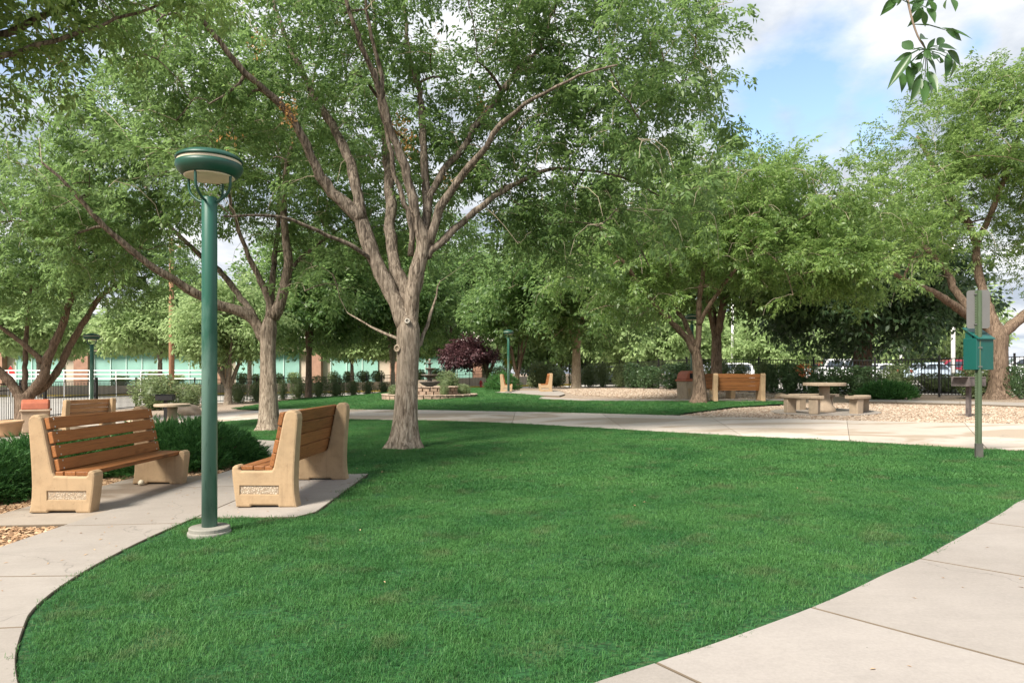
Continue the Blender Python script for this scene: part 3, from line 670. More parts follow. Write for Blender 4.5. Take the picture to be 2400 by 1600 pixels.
p = P(1715, 940.5); bench('wooden bench seen from its back standing on the narrow garden path', (p.x+.1, p.y-.25, g(p.x, p.y)+.03), R(178), 1.66, seed=3, screws=False)
s2 = bench('wooden bench facing the garden path behind another bench turned the other way', (p.x-.35, p.y+1.55, g(p.x, p.y+1.5)+.0), R(4), 1.75, seed=4, screws=False)
p = P(1187, 919); bench('bench with sunlit tan concrete end beside the slender far lamp post', (p.x-.02, p.y+.9, g(p.x, p.y+.9)), R(90), 1.7, seed=5, screws=False)
p = P(1281, 919); bench('bench with tan concrete end on the gravel facing the far lamp post', (p.x, p.y+.9, g(p.x, p.y+.9)), R(-90), 1.7, seed=6, screws=False)
bench('weathered bench with slat back beside the iron gate and trash bin', (-13.1, 21.6, g(-13.1, 21.6)), R(-110), 1.7, wmat='wood_old', seed=7, screws=False)

# ------------------------------------------------------------------ lamp posts
def lamp(label, loc, group=None, foot=True):
    t = thing('lamp_post', label, 'lamp post', loc, R(35), group)
    if foot:
        f = MB().lathe([(.160, -.1), (.160, .045), (.156, .052)], 32).build('footing', 'footing', t, bevel=.004)
        MB().lathe([(.150, .052), (.150, .078), (.144, .085)], 32).build('flange', 'footing', t)
    MB().lathe([(.0575, .05), (.057, 2.63), (.052, 2.64)], 28).build('pole', 'green_paint', t, True)
    HZ = lambda pr: [(r*.93, 2.792+(z-2.766)*.80) for r, z in pr]
    hd = MB().lathe(HZ([(.190, 2.780), (.205, 2.774), (.225, 2.790), (.252, 2.825), (.266, 2.862), (.262, 2.893), (.245, 2.898), (.05, 2.898)]), 48).build('lamp_bowl', 'green_head', t, True)
    MB().lathe(HZ([(.249, 2.896), (.252, 2.900), (.252, 2.921), (.249, 2.924)]), 48).build('band', 'cream', hd, True)
    MB().lathe(HZ([(.20, 2.922), (.262, 2.924), (.267, 2.934), (.258, 2.953), (.215, 2.985), (.14, 3.010), (.06, 3.022), (.055, 3.034), (0, 3.036)]), 48).build('lamp_cap', 'green_head', t, True)
    MB().lathe(HZ([(.175, 2.766), (.186, 2.762), (.200, 2.772), (.192, 2.782), (.175, 2.778)]), 40).build('ring', 'cream', t, True)
    MB().lathe(HZ([(.0, 2.80), (.180, 2.776)]), 40).build('lens', 'lens', t, True)
    for k in range(4):
        a = R(45+90*k); c, s = math.cos(a), math.sin(a)
        pts = smooth_curve([(.05*c, .05*s, 2.605), (.085*c, .085*s, 2.61), (.135*c, .135*s, 2.645), (.176*c, .176*s, 2.695), (.178*c, .178*s, 2.80)], 2)
        MB().tube(pts, .0105, 8).build('arm', 'green_head', t, True)
    return t
lp = P(491, 1258); lamp('tall green lamp post on a concrete footing at the lawn edge beside a bench', (lp.x, lp.y, g(lp.x, lp.y)+.0))
p = W(215, 900, 23.2); lamp('green lamp post standing in front of the iron gate', (p.x, p.y, g(p.x, p.y)))
p = P(1187, 920); lamp('slender green lamp post beside the fountain lawn bench and low juniper', (p.x+.1, p.y-.35, g(p.x, p.y)))
lamp('green lamp post half hidden behind a tree trunk and the garden path benches', (W(1622, 0, 24.9).x, 24.9, g(6.2, 24.9)))

# ------------------------------------------------------------------ trees
def rodrigues(d, roll):
    """rotation matrices (N,3,3) whose first column is the direction d, rolled about it"""
    d = d/np.linalg.norm(d, axis=1, keepdims=True)
    up = np.tile(np.array([0, 0, 1.0]), (len(d), 1)); up[np.abs(d[:, 2]) > .95] = (1, 0, 0)
    y = np.cross(up, d); y /= np.linalg.norm(y, axis=1, keepdims=True); z = np.cross(d, y)
    c, s = np.cos(roll)[:, None], np.sin(roll)[:, None]
    return np.stack([d, y*c+z*s, -y*s+z*c], axis=2)
def leaflet(L, Wd):
    return np.array([(0, 0, 0), (L*.42, Wd, L*.10), (L, 0, -L*.06), (L*.42, -Wd, L*.10)])
def twig_template(seed, length=.42, nodes=4, leafL=.075, leafW=.0135, pairs=2, spread=1.0):
    """a leafy shoot along +x: opposite compound leaves whose leaflets hang"""
    r = np.random.default_rng(seed); P_, D_, L_ = [], [], []
    for i in range(nodes):
        x = length*(i+.6)/nodes
        for sgn in (-1, 1):
            az = sgn*r.uniform(.5, 1.2)*spread; el = r.uniform(-.6, .35)
            d = np.array([math.cos(az)*math.cos(el), math.sin(az)*math.cos(el), math.sin(el)-.15])
            rl = leafL*r.uniform(1.3, 2.0); base = np.array([x, 0, 0])
            for q in range(pairs):
                pt = base+d*rl*(.45+.5*q/pairs)+np.array([0, 0, -.012*q])
                for s2 in (-1, 1):
                    a2 = az+s2*r.uniform(.7, 1.2); e2 = r.uniform(-.9, .1)
                    P_.append(pt); D_.append((math.cos(a2)*math.cos(e2), math.sin(a2)*math.cos(e2), math.sin(e2))); L_.append(r.uniform(.75, 1.1))
            P_.append(base+d*rl); D_.append(d+np.array([0, 0, -.4])); L_.append(r.uniform(.9, 1.25))
    for a2 in (-.6, 0, .6):
        P_.append(np.array([length, 0, 0])); D_.append((math.cos(a2), math.sin(a2), r.uniform(-.7, 0))); L_.append(1.1)
    P_ = np.array(P_); D_ = np.array(D_); n = len(P_)
    Rm = rodrigues(D_, r.uniform(-.9, .9, n)); base = leaflet(leafL, leafW)
    V = np.einsum('nij,kj->nki', Rm, base)*np.array(L_)[:, None, None]+P_[:, None, :]
    return V.reshape(-1, 3)
TW = [twig_template(s, .42, 4, .085, .0165) for s in range(4)]
TW_LONG = [twig_template(10+s, .55, 5, .095, .019, 2) for s in range(3)]
TW_FAR = [twig_template(20+s, .62, 4, .15, .036, 1) for s in range(3)]
TW_VFAR = [twig_template(30+s, .9, 4, .27, .075, 1) for s in range(3)]
TW_MAPLE = [twig_template(40+s, .5, 4, .12, .03, 1) for s in range(3)]
def leaves_mesh(name, pos, dirs, scale, temps, rng):
    VV = []; FF = []; off = 0
    pick = rng.integers(0, len(temps), len(pos))
    for k, T in enumerate(temps):
        m = pick == k; N = m.sum()
        if not N: continue
        Rm = rodrigues(dirs[m], rng.uniform(-.8, .8, N))
        V = np.einsum('nij,kj->nki', Rm, T)*scale[m][:, None, None]+pos[m][:, None, :]
        V = V.reshape(-1, 3); VV.append(V)
        F = np.arange(len(V)).reshape(-1, 4)+off; FF.append(F); off += len(V)
    return mesh_np(name, np.concatenate(VV), np.concatenate(FF))
def tubes_np(name, branches, n):
    mb = MB()
    for pts, rad in branches: mb.tube(pts, rad, n, False)
    me = bpy.data.meshes.new(name); me.from_pydata(mb.v, [], mb.f); return me
def spline(pts, step):
    """Catmull-Rom through (Vector, radius) pairs"""
    out = []
    for i in range(len(pts)-1):
        p0, p1, p2, p3 = pts[max(i-1, 0)], pts[i], pts[i+1], pts[min(i+2, len(pts)-1)]
        m = max(2, int((p2[0]-p1[0]).length/step))
        for k in range(m):
            t = k/m
            v = .5*((2*p1[0])+(p2[0]-p0[0])*t+(2*p0[0]-5*p1[0]+4*p2[0]-p3[0])*t*t+(3*p1[0]-p0[0]-3*p2[0]+p3[0])*t**3)
            out.append((v, p1[1]+(p2[1]-p1[1])*t))
    out.append(pts[-1]); return out
def in_lobes(lobes, n, rng, shell):
    vol = np.array([a*b*c for _, (a, b, c) in lobes])**.8; pick = rng.choice(len(lobes), n, p=vol/vol.sum())
    d = rng.normal(size=(n, 3)); d /= np.linalg.norm(d, axis=1, keepdims=True); r = rng.uniform(0, 1, n)**shell
    c = np.array([l[0] for l in lobes], float)[pick]; rad = np.array([l[1] for l in lobes], float)[pick]
    return c+d*rad*r[:, None]
def tree(name, label, base, trunk, limbs, lobes, n1=70, n2=420, per=7, temps=None, scale=1.0, mats=('bark', 'twig', 'leaf'), seed=0, group=None, flare=1.35, droop=.35, shell=.55, fork=0, cat='tree', hole=None, twig_r=.008, keep=None, bare=0):
    """trunk and limbs: lists of (Vector, radius) in world space; lobes: ellipsoids of the crown"""
    rng = np.random.default_rng(seed); rn = random.Random(seed); base = Vector(base)
    t = thing(name, label, cat, base, 0, group)
    tr = spline(trunk, .12); mb = MB()
    # trunk with ribs and a flared foot
    ns = 22; vs = []; fs = []; ph = [rn.uniform(0, 6.28) for _ in range(5)]
    for i, (p, r) in enumerate(tr):
        h = p.z-base.z; fl = 1+(flare-1)*math.exp(-max(h, 0)/.16)
        for k in range(ns):
            a = 2*math.pi*k/ns
            rib = 1+.035*math.sin(5*a+ph[0]+h*1.1)+.03*math.sin(3*a+ph[1]-h*.8)+.02*math.sin(8*a+ph[2]+h*2)+(fl-1)*.35*math.sin(5*a+ph[3])
            vs.append(p-base+Vector((math.cos(a), math.sin(a), 0))*r*fl*rib)
    for i in range(len(tr)-1):
        for k in range(ns):
            a, b = i*ns+k, i*ns+(k+1) % ns; fs.append((a, b, b+ns, a+ns))
    fs.append(tuple((len(tr)-1)*ns+k for k in range(ns)))
    mb.add(vs, fs); mb.build('trunk', mats[0], t, True)
    nodes = []; nrad = []
    for L in limbs:
        sp = spline(L, .16)
        jit = [Vector((rn.gauss(0, 1), rn.gauss(0, 1), rn.gauss(0, .5)))*.012 for _ in sp]
        pts = [p+j*(0 if i == 0 else 1) for i, ((p, r), j) in enumerate(zip(sp, jit))]
        m2 = MB(); m2.tube([p-base for p in pts], [r*(1+.07*math.sin(i*1.7+rn.random())) for i, (p, r) in enumerate(sp)], 12)
        m2.build('limb', mats[0], t, True)
        k0 = int(len(pts)*.28)
        for p, (q, r) in list(zip(pts, sp))[k0:]: nodes.append(p); nrad.append(r)
    cen = Vector(tr[-1][0])
    NP = np.zeros((20000, 3)); NR = np.zeros(20000); NN = len(nodes)
    NP[:NN] = np.array([tuple(p) for p in nodes]); NR[:NN] = nrad
    sec, ter = [], []; tw_p, tw_d = [], []
    def grow(targets, store, r0, rend, mid_up, leafy):
        nonlocal NN
        order = np.argsort(np.linalg.norm(targets-np.array(cen), axis=1))
        for ti in order:
            T = targets[ti]
            if keep is not None and not keep(T): continue
            dd = np.linalg.norm(NP[:NN]-T, axis=1)
            own = np.linalg.norm(NP[:NN]-np.array(cen), axis=1); td = np.linalg.norm(T-np.array(cen))
            sc = dd+np.maximum(0, own-td)*1.2+np.maximum(0, NP[:NN, 2]-T[2])*.35
            j = int(np.argmin(sc)); a = Vector(NP[j]); b = Vector(T); L = (b-a).length
            if L < .12: continue
            mid = (a+b)/2+Vector((rn.gauss(0, .09), rn.gauss(0, .09), mid_up+rn.gauss(0, .05)))*L
            end = b+Vector((0, 0, -droop*.3*L))
            m = max(3, int(L/.22)); ra = min(NR[j]*.62, r0*(.5+L*.5)); pts = []; rad = []
            for k in range(m+1):
                q = k/m; p = a*(1-q)**2+mid*2*q*(1-q)+end*q*q
                if 0 < k < m: p = p+Vector((rn.gauss(0, .014), rn.gauss(0, .014), rn.gauss(0, .014)))
                pts.append(p); rad.append(ra+(rend-ra)*q)
            store.append(([p-base for p in pts], rad))
            for p, r in list(zip(pts, rad))[1:]:
                if NN < 19990: NP[NN] = p; NR[NN] = r; NN += 1
            if leafy:
                c = max(2, int(rn.gauss(per, per*.25)))
                for k in range(c):
                    q = .25+.75*(k+rn.random())/c; i = min(m-1, int(q*m)); p = pts[i]+(pts[i+1]-pts[i])*(q*m-i)
                    d = (pts[i+1]-pts[i]).normalized()+Vector((rn.gauss(0, .75), rn.gauss(0, .75), rn.gauss(-droop, .5)))
                    tw_p.append(p-base); tw_d.append(d)
    grow(in_lobes(lobes, n1, rng, .9), sec, .042, twig_r*1.5, .10, False)
    grow(in_lobes(lobes, n2, rng, shell), ter, .011, twig_r*.6, .08, True)
    for _ in range(bare):                      # bare hanging shoots
        pts0, _r = ter[rn.randrange(len(ter))]; p = Vector(pts0[-1 if rn.random() < .6 else len(pts0)//2]); a = rn.uniform(0, 6.28); L = rn.uniform(.4, 1.0)*max(1, scale*.9); d = Vector((math.cos(a), math.sin(a), 0))
        ter.append(([p, p+d*L*.3+Vector((0, 0, -.05*L)), p+d*L*.55+Vector((0, 0, -.28*L)), p+d*L*.66+Vector((0, 0, -.65*L))], [twig_r*.75, twig_r*.6, twig_r*.5, twig_r*.35]))
    me = tubes_np('branches', sec, 6); br = add_obj('branches', me, mats[0], t, True); br['kind'] = 'stuff'
    me = tubes_np('twigs', ter, 4); tw = add_obj('twigs', me, mats[1], t, True); tw['kind'] = 'stuff'
    pos = np.array([tuple(p) for p in tw_p]); dr = np.array([tuple(p) for p in tw_d])
    dr[np.linalg.norm(dr, axis=1) < .05] = (1, 0, 0)
    pos = pos+rng.normal(0, .05, pos.shape)
    me = leaves_mesh('crown', pos, dr, scale*rng.uniform(.75, 1.25, len(pos)), temps or TW, rng)
    cr = add_obj('crown', me, mats[2], t); cr['kind'] = 'stuff'
    return t
def LM(lst, Y0): return [(W(u, v, Y0+dy), wpx/2*(Y0+dy)/FPX) for u, v, dy, wpx in lst]    # (px, px, depth offset, width in px)

# the large tree in the middle
Y1 = 11.66; b1 = P(950, 1053)
trunk = [(Vector((b1.x-.02, Y1, b1.z-.1)), .24)]+LM([(950, 1030, 0, 62), (951, 980, 0, 55), (954, 900, 0, 51), (956, 850, 0, 51), (957, 800, 0, 55), (957, 770, 0, 54), (957, 745, 0, 40), (956, 722, .06, 22), (955, 700, .1, 8)], Y1)
limbs1 = [LM(l, Y1) for l in [
    [(952, 770, 0, 40), (928, 708, .02, 37), (893, 641, .05, 35), (866, 578, .1, 35), (846, 515, .12, 36), (795, 467, .1, 29), (765, 432, .05, 26), (727, 363, -.1, 21), (669, 256, -.4, 18), (574, 172, -.8, 15), (497, 77, -1.1, 12), (440, -10, -1.4, 9), (400, -90, -1.6, 5)],
    [(846, 515, .12, 30), (838, 459, .2, 26), (815, 363, .4, 23), (769, 275, .7, 19), (730, 214, .9, 16), (669, 84, 1.3, 12), (630, -20, 1.6, 8), (590, -120, 1.9, 4)],
    [(955, 745, .1, 34), (946, 668, .2, 33), (929, 632, .25, 30), (915, 556, .4, 27), (916, 478, .6, 25), (907, 383, .9, 21), (901, 287, 1.2, 17), (890, 190, 1.6, 14), (880, 80, 2.0, 10), (870, -60, 2.4, 5)],
    [(962, 600, .1, 14), (966, 560, 0, 14), (955, 489, -.1, 13), (945, 478, -.1, 12), (922, 383, -.2, 11), (900, 280, -.3, 9), (880, 160, -.4, 5)],
    [(960, 765, 0, 38), (968, 690, 0, 36), (984, 610, 0, 36), (993, 566, 0, 37), (975, 509, -.08, 24), (960, 440, -.15, 22), (941, 367, -.2, 21), (914, 306, -.3, 19), (895, 230, -.4, 16), (880, 184, -.5, 14), (845, 107, -.7, 12), (819, 27, -.9, 10), (795, -70, -1.1, 5)],
    [(895, 230, -.4, 11), (893, 190, -.4, 11), (891, 161, -.4, 10), (864, 57, -.5, 8), (853, -30, -.6, 5)],
    [(995, 560, .05, 26), (1002, 497, .15, 22), (995, 402, .3, 19), (989, 287, .6, 16), (985, 230, .8, 13), (960, 126, 1.1, 10), (949, 38, 1.3, 8), (940, -70, 1.6, 4)],
    [(1000, 570, 0, 25), (1014, 547, -.05, 22), (1033, 486, -.1, 20), (1083, 413, -.3, 18), (1140, 344, -.6, 14), (1174, 291, -.8, 12), (1232, 245, -1.1, 9), (1330, 190, -1.5, 6), (1450, 150, -1.9, 4)],
    [(1003, 500, .1, 18), (1010, 459, .2, 17), (1040, 398, .4, 16), (1083, 352, .6, 16), (1125, 287, .8, 15), (1167, 233, .9, 14), (1205, 176, 1.0, 14), (1255, 126, 1.1, 12), (1278, 77, 1.2, 10), (1297, 23, 1.3, 8), (1330, -70, 1.5, 4)],
    [(1000, 600, 0, 20), (1012, 588, 0, 18), (1063, 539, .1, 17), (1132, 482, .3, 14), (1178, 448, .4, 12), (1274, 402, .7, 9), (1350, 396, .9, 7), (1470, 420, 1.2, 5), (1580, 480, 1.4, 3)],
    [(866, 590, .1, 12), (866, 605, 0, 11), (830, 580, -.2, 10), (768, 552, -.5, 9), (656, 509, -1.0, 7), (527, 507, -1.6, 5)],
    [(945, 800, 0, 9), (929, 793, 0, 8), (870, 766, .4, 5), (812, 730, .8, 2)],
    [(970, 820, .1, 10), (984, 806, .2, 10), (1009, 735, .5, 7), (1030, 660, .9, 2)]]]
T1 = tree('ash_tree', 'large ash tree with forking trunk in the middle of the lawn', b1, trunk, limbs1,
     [((-2.6, 12.0, 7.4), (4.2, 3.6, 2.6)), ((1.0, 12.4, 7.0), (3.0, 3.0, 2.7)), ((2.55, 12.0, 5.9), (1.45, 2.2, 2.5)), ((1.9, 12.8, 4.2), (1.8, 1.8, 1.2)), ((-.3, 12.6, 5.4), (2.3, 2.2, 1.5)), ((-4.6, 11.4, 5.8), (2.2, 2.4, 1.6)), ((.2, 13.2, 4.1), (1.9, 1.5, .9)), ((-3.3, 12.6, 2.95), (.8, .6, .45)), ((-1.0, 12.7, 3.7), (.8, .6, .6)), ((-5.0, 10.3, 4.0), (1.2, .8, .6))],
     n1=130, n2=860, per=4.2, temps=TW, scale=1.15, seed=11, flare=1.42, bare=220,
     keep=lambda T: not (T[1] < 11.7 and T[2] < 7.0 and -4.0 < T[0] < 1.3))
def stub(parent, c, d, r, L, ring):
    q = Vector(d).to_track_quat('Z', 'Y').to_matrix()
    mb = MB(); mb.lathe([(r*1.1, -.05), (r*1.08, L*.5), (r, L), (r*.62, L), (r*.55, L-.012)], 14)
    mb.v = [tuple(q @ Vector(v)+Vector(c)) for v in mb.v]; o = mb.build(ring, 'wound_ring' if ring == 'branch_stub' else 'bark_pale', parent, True)
    mb = MB(); mb.lathe([(r*.56, L-.012), (0, L-.015)], 14); mb.v = [tuple(q @ Vector(v)+Vector(c)) for v in mb.v]; mb.build('heartwood', 'dark' if ring == 'branch_stub' else 'wound', o)
stub(T1, W(955, 753, Y1-.17)-b1, (0.05, -1, .1), .042, .05, 'branch_stub')
stub(T1, W(932, 816, Y1-.14)-b1, (-.5, -1, .0), .06, .025, 'pruning_scar')

# the tree behind the left benches
Y2 = 16.42; b2 = P(630, 1010)
trunk = [(Vector((b2.x, Y2, b2.z-.1)), .27)]+LM([(632, 1000, 0, 48), (631, 950, 0, 42), (629, 880, 0, 36), (628, 820, 0, 35), (629, 778, 0, 38), (632, 752, 0, 30), (634, 735, 0, 16), (635, 722, 0, 6)], Y2)
limbs2 = [LM(l, Y2) for l in [
    [(622, 800, 0, 24), (605, 765, 0, 26), (580, 737, -.1, 25), (545, 724, -.25, 24), (513, 716, -.4, 23), (473, 696, -.6, 21), (402, 653, -1.0, 18), (344, 616, -1.3, 16), (287, 567, -1.6, 15), (244, 530, -1.8, 13), (201, 484, -2.0, 11), (158, 435, -2.2, 9), (100, 380, -2.4, 5)],
    [(606, 768, 0, 18), (588, 728, .1, 15), (549, 677, .4, 14), (522, 641, .6, 13), (460, 590, 1.0, 11), (400, 530, 1.3, 9), (340, 440, 1.7, 6), (300, 350, 2.0, 3)],
    [(632, 750, 0, 24), (634, 708, 0, 17), (612, 659, -.1, 14), (589, 614, -.2, 12), (560, 540, -.4, 9), (530, 430, -.6, 6), (510, 300, -.8, 3)],
    [(634, 740, 0, 18), (638, 686, .2, 15), (641, 632, .4, 13), (650, 540, .8, 10), (655, 430, 1.2, 7), (650, 280, 1.6, 3)],
    [(640, 745, 0, 27), (656, 708, 0, 27), (668, 668, -.1, 25), (674, 614, -.2, 21), (667, 534, -.3, 17), (665, 467, -.4, 14), (680, 360, -.6, 10), (720, 240, -.9, 6), (750, 120, -1.2, 3)],
    [(670, 650, 0, 12), (700, 610, .3, 9), (750, 570, .7, 7), (820, 520, 1.2, 4)]]]
tree('ash_tree', 'ash tree with low spreading left limb behind the facing benches', b2, trunk, limbs2,
     [((-6.0, 16.6, 6.8), (4.0, 3.4, 2.4)), ((-9.0, 15.4, 5.8), (2.6, 2.6, 2.2)), ((-3.6, 17.0, 5.0), (2.6, 2.4, 1.7)), ((-8.2, 15.2, 4.2), (2.2, 2.0, .9))],
     n1=100, n2=560, per=4.6, temps=TW_LONG, scale=1.08, seed=12, flare=1.4, bare=120,
     keep=lambda T: not (T[1] < 16.2 and T[2] < 5.6 and T[0] > -9))

# the tree by the garden path benches
Y5 = 22.66; b5 = P(1640, 946)
trunk = [(Vector((b5.x, Y5, b5.z-.1)), .25)]+LM([(1641, 930, 0, 33), (1638, 880, 0, 27), (1634, 842, 0, 24), (1631, 822, 0, 21), (1630, 806, 0, 8)], Y5)
limbs5 = [LM(l, Y5) for l in [
    [(1628, 828, 0, 15), (1615, 800, 0, 15), (1593, 777, -.1, 15), (1568, 748, -.3, 14), (1530, 710, -.6, 12), (1480, 640, -1.0, 9), (1420, 560, -1.4, 6), (1380, 480, -1.7, 3)],
    [(1628, 812, 0, 13), (1620, 790, .1, 12), (1606, 756, .3, 11), (1581, 715, .6, 10), (1560, 620, 1.0, 8), (1545, 520, 1.4, 5), (1530, 430, 1.7, 3)],
    [(1632, 820, 0, 16), (1638, 789, 0, 14), (1638, 743, .1, 13), (1640, 690, .2, 12), (1660, 590, .4, 9), (1690, 480, .6, 6), (1710, 390, .7, 3)],
    [(1638, 760, 0, 11), (1680, 690, -.6, 9), (1750, 600, -1.2, 7), (1830, 540, -1.8, 4), (1900, 500, -2.2, 3)]]]
tree('ash_tree', 'ash tree standing in the grass tip beside the garden path benches', b5, trunk, limbs5,
     [((6.0, 22.8, 6.6), (3.8, 3.4, 2.6)), ((8.6, 21.2, 6.0), (2.8, 2.6, 2.2)), ((9.3, 20.4, 4.2), (2.2, 2.0, 1.1)), ((3.6, 22.4, 4.6), (2.6, 2.4, 1.5))],
     n1=100, n2=560, per=4.8, temps=TW_LONG, scale=1.2, mats=('bark_dark', 'twig', 'leaf_bright'), seed=15, droop=.5, bare=260)

# the big tree by the fence on the right
Y8 = 24.4; b8 = P(2343, 933)
trunk = [(Vector((b8.x, Y8, b8.z-.1)), .36)]+LM([(2343, 920, 0, 48), (2340, 870, 0, 42), (2338, 820, 0, 40), (2337, 790, 0, 44), (2336, 770, 0, 32), (2336, 752, 0, 10)], Y8)
limbs8 = [LM(l, Y8) for l in [
    [(2330, 790, 0, 26), (2310, 762, 0, 24), (2284, 748, -.2, 20), (2240, 719, -.6, 19), (2211, 699, -.9, 17), (2181, 681, -1.2, 14), (2110, 650, -1.8, 10), (2040, 600, -2.4, 6), (1990, 560, -2.8, 3)],
    [(2284, 748, -.1, 18), (2258, 707, .1, 18), (2234, 672, .3, 17), (2217, 632, .5, 15), (2178, 590, .8, 13), (2130, 540, 1.2, 9), (2090, 480, 1.6, 5)],
    [(2334, 775, 0, 30), (2312, 710, .2, 22), (2297, 659, .4, 19), (2288, 600, .5, 17), (2285, 563, .6, 16), (2262, 510, .8, 15), (2213, 437, 1.0, 13), (2174, 368, 1.2, 10), (2150, 320, 1.4, 6)],
    [(2287, 575, .6, 14), (2312, 525, .3, 13), (2343, 449, 0, 12), (2370, 372, -.3, 11), (2395, 300, -.6, 8), (2430, 200, -.9, 4)],
    [(2340, 785, 0, 30), (2357, 775, 0, 26), (2400, 740, .2, 24), (2470, 680, .4, 18), (2540, 580, .6, 12), (2580, 450, .8, 6)]]]
tree('ash_tree', 'broad leaning ash tree by the iron fence next to the standing grill', b8, trunk, limbs8,
     [((15.8, 24.2, 8.4), (4.0, 3.4, 3.3)), ((13.4, 22.8, 6.0), (2.8, 2.6, 2.0)), ((18.6, 24.6, 7.6), (3.0, 3.0, 3.0)), ((16.4, 23.6, 10.6), (2.4, 2.4, 1.4))],
     n1=100, n2=540, per=4.4, temps=TW_LONG, scale=1.2, mats=('bark_dark', 'twig', 'leaf_bright'), seed=18, flare=1.5, bare=160,
     keep=lambda T: not (T[1] < 24.0 and T[2] < 7.5 and T[0] > 13.4))

# a generic maker for the smaller and farther trees
def simple_tree(name, label, x, y, H, crown_r, lobes=None, tr=.16, forkh=1.6, nl=4, spread=.5, n1=40, n2=200, per=6, temps=None, scale=1.5, mats=('bark_dark', 'twig', 'leaf'), seed=0, group=None, lean=(0, 0), low=.45, stems=1, cat='tree', droop=.35, flare=1.35, **k):
    rn = random.Random(seed); b = G(x, y)
    fk = Vector((x+lean[0]*forkh, y+lean[1]*forkh, b.z+forkh))
    trunk = [(Vector((x, y, b.z-.1)), tr*1.05), (b*.6+fk*.4, tr), (fk, tr*.9)]
    limbs = []; a0 = rn.uniform(0, 6.28)
    for i in range(nl):
        a = a0+6.283*i/nl+rn.uniform(-.3, .3); s = spread*rn.uniform(.7, 1.2); top = H*rn.uniform(.7, .92)
        d = Vector((math.cos(a), math.sin(a), 0))
        limbs.append([(fk-Vector((0, 0, .12)), tr*.7), (fk+d*s*.5+Vector((0, 0, (top-forkh)*.25)), tr*.52), (fk+d*s*1.2+Vector((0, 0, (top-forkh)*.6)), tr*.3), (fk+d*s*1.9+Vector((0, 0, top-forkh)), tr*.08)])
    cz = b.z+H*(low+1)/2
    lobes = lobes or [((x+lean[0]*H*.5, y, cz), (crown_r, crown_r, H*(1-low)/2)), ((x-crown_r*.45, y-.2, cz-H*.1), (crown_r*.7, crown_r*.7, H*.18)), ((x+crown_r*.45, y+.2, cz-H*.06), (crown_r*.7, crown_r*.7, H*.2))]
    return tree(name, label, b, trunk, limbs, lobes, n1=n1, n2=n2, per=per, temps=temps or TW_FAR, scale=scale, mats=mats, seed=seed, group=group, cat=cat, droop=droop, flare=flare, **k)
# left edge: low forking tree beyond the bin
b3 = G(-15.6, 23.2); Y3 = 23.2
trunk = [(b3-Vector((0, 0, .1)), .34)]+LM([(88-2400*0, 985, 0, 46), (80, 955, 0, 44), (76, 935, 0, 44)], Y3)
trunk = [(Vector((W(62, 0, Y3).x, Y3, b3.z-.1)), .33), (W(60, 970, Y3), .29), (W(58, 940, Y3), .27), (W(55, 922, Y3), .24)]
limbs3 = [LM(l, Y3) for l in [
    [(56, 940, 0, 26), (85, 905, 0, 24), (105, 880, 0, 22), (112, 840, 0, 20), (140, 780, .1, 17), (160, 720, .2, 14), (178, 640, .4, 10), (200, 540, .6, 6)],
    [(58, 935, .2, 20), (110, 900, .3, 17), (140, 860, .4, 16), (175, 790, .5, 15), (205, 740, .6, 13), (240, 690, .8, 11), (300, 660, 1.1, 8), (360, 645, 1.4, 4)],
    [(52, 935, 0, 24), (20, 890, -.1, 20), (-20, 850, -.2, 18), (-70, 780, -.3, 13), (-120, 680, -.4, 7)],
    [(54, 930, .1, 16), (58, 880, .2, 12), (62, 800, .3, 10), (70, 700, .4, 8), (75, 580, .5, 4)],
    [(103, 850, 0, 14), (60, 810, -.2, 12), (20, 780, -.3, 10), (-30, 740, -.5, 6)]]]
tree('ash_tree', 'low forking dark tree behind the trash bin at the iron gate', (trunk[0][0].x, Y3, b3.z), trunk, limbs3,
     [((-15.4, 23.0, 6.0), (4.0, 3.4, 3.0)), ((-12.6, 22.4, 5.4), (2.6, 2.4, 2.0)), ((-17.6, 22.8, 4.2), (2.6, 2.6, 1.3))],
     n1=90, n2=430, per=4.6, temps=TW_LONG, scale=1.25, mats=('bark_dark', 'twig_dark', 'leaf'), seed=13)
# a tree left of the camera whose boughs reach over the path
tl = [(G(-6.9, 4.6, -.1), .26), (G(-6.85, 4.62, 1.2), .22), (G(-6.8, 4.65, 2.2), .21)]
fk = tl[-1][0]
ll = [[(fk-Vector((0, 0, .2)), .10), (fk+Vector((.7, .9, 1.0)), .05), (fk+Vector((1.6, 1.8, 1.9)), .032), (fk+Vector((2.6, 2.5, 2.7)), .018), (fk+Vector((3.4, 2.8, 3.2)), .008)],
      [(fk-Vector((0, 0, .2)), .13), (fk+Vector((.4, 1.0, 1.1)), .08), (fk+Vector((1.2, 2.2, 2.2)), .05), (fk+Vector((2.3, 3.0, 3.3)), .02)],
      [(fk-Vector((0, 0, .2)), .14), (fk+Vector((-.6, .4, 1.5)), .1), (fk+Vector((-1.0, .8, 3.4)), .05), (fk+Vector((-1.1, 1.0, 5.0)), .02)]]
tree('ash_tree', 'tree beyond the bark bed whose leafy boughs hang over the curved path', tl[0][0], tl, ll,
     [((-5.3, 6.5, 5.2), (2.1, 2.0, 1.3)), ((-6.6, 5.8, 6.2), (2.4, 2.2, 1.6)), ((-4.3, 6.6, 5.6), (1.7, 1.6, .9))], n1=50, n2=260, per=7, temps=TW, scale=1.0, mats=('bark', 'twig', 'leaf_bright'), seed=21)

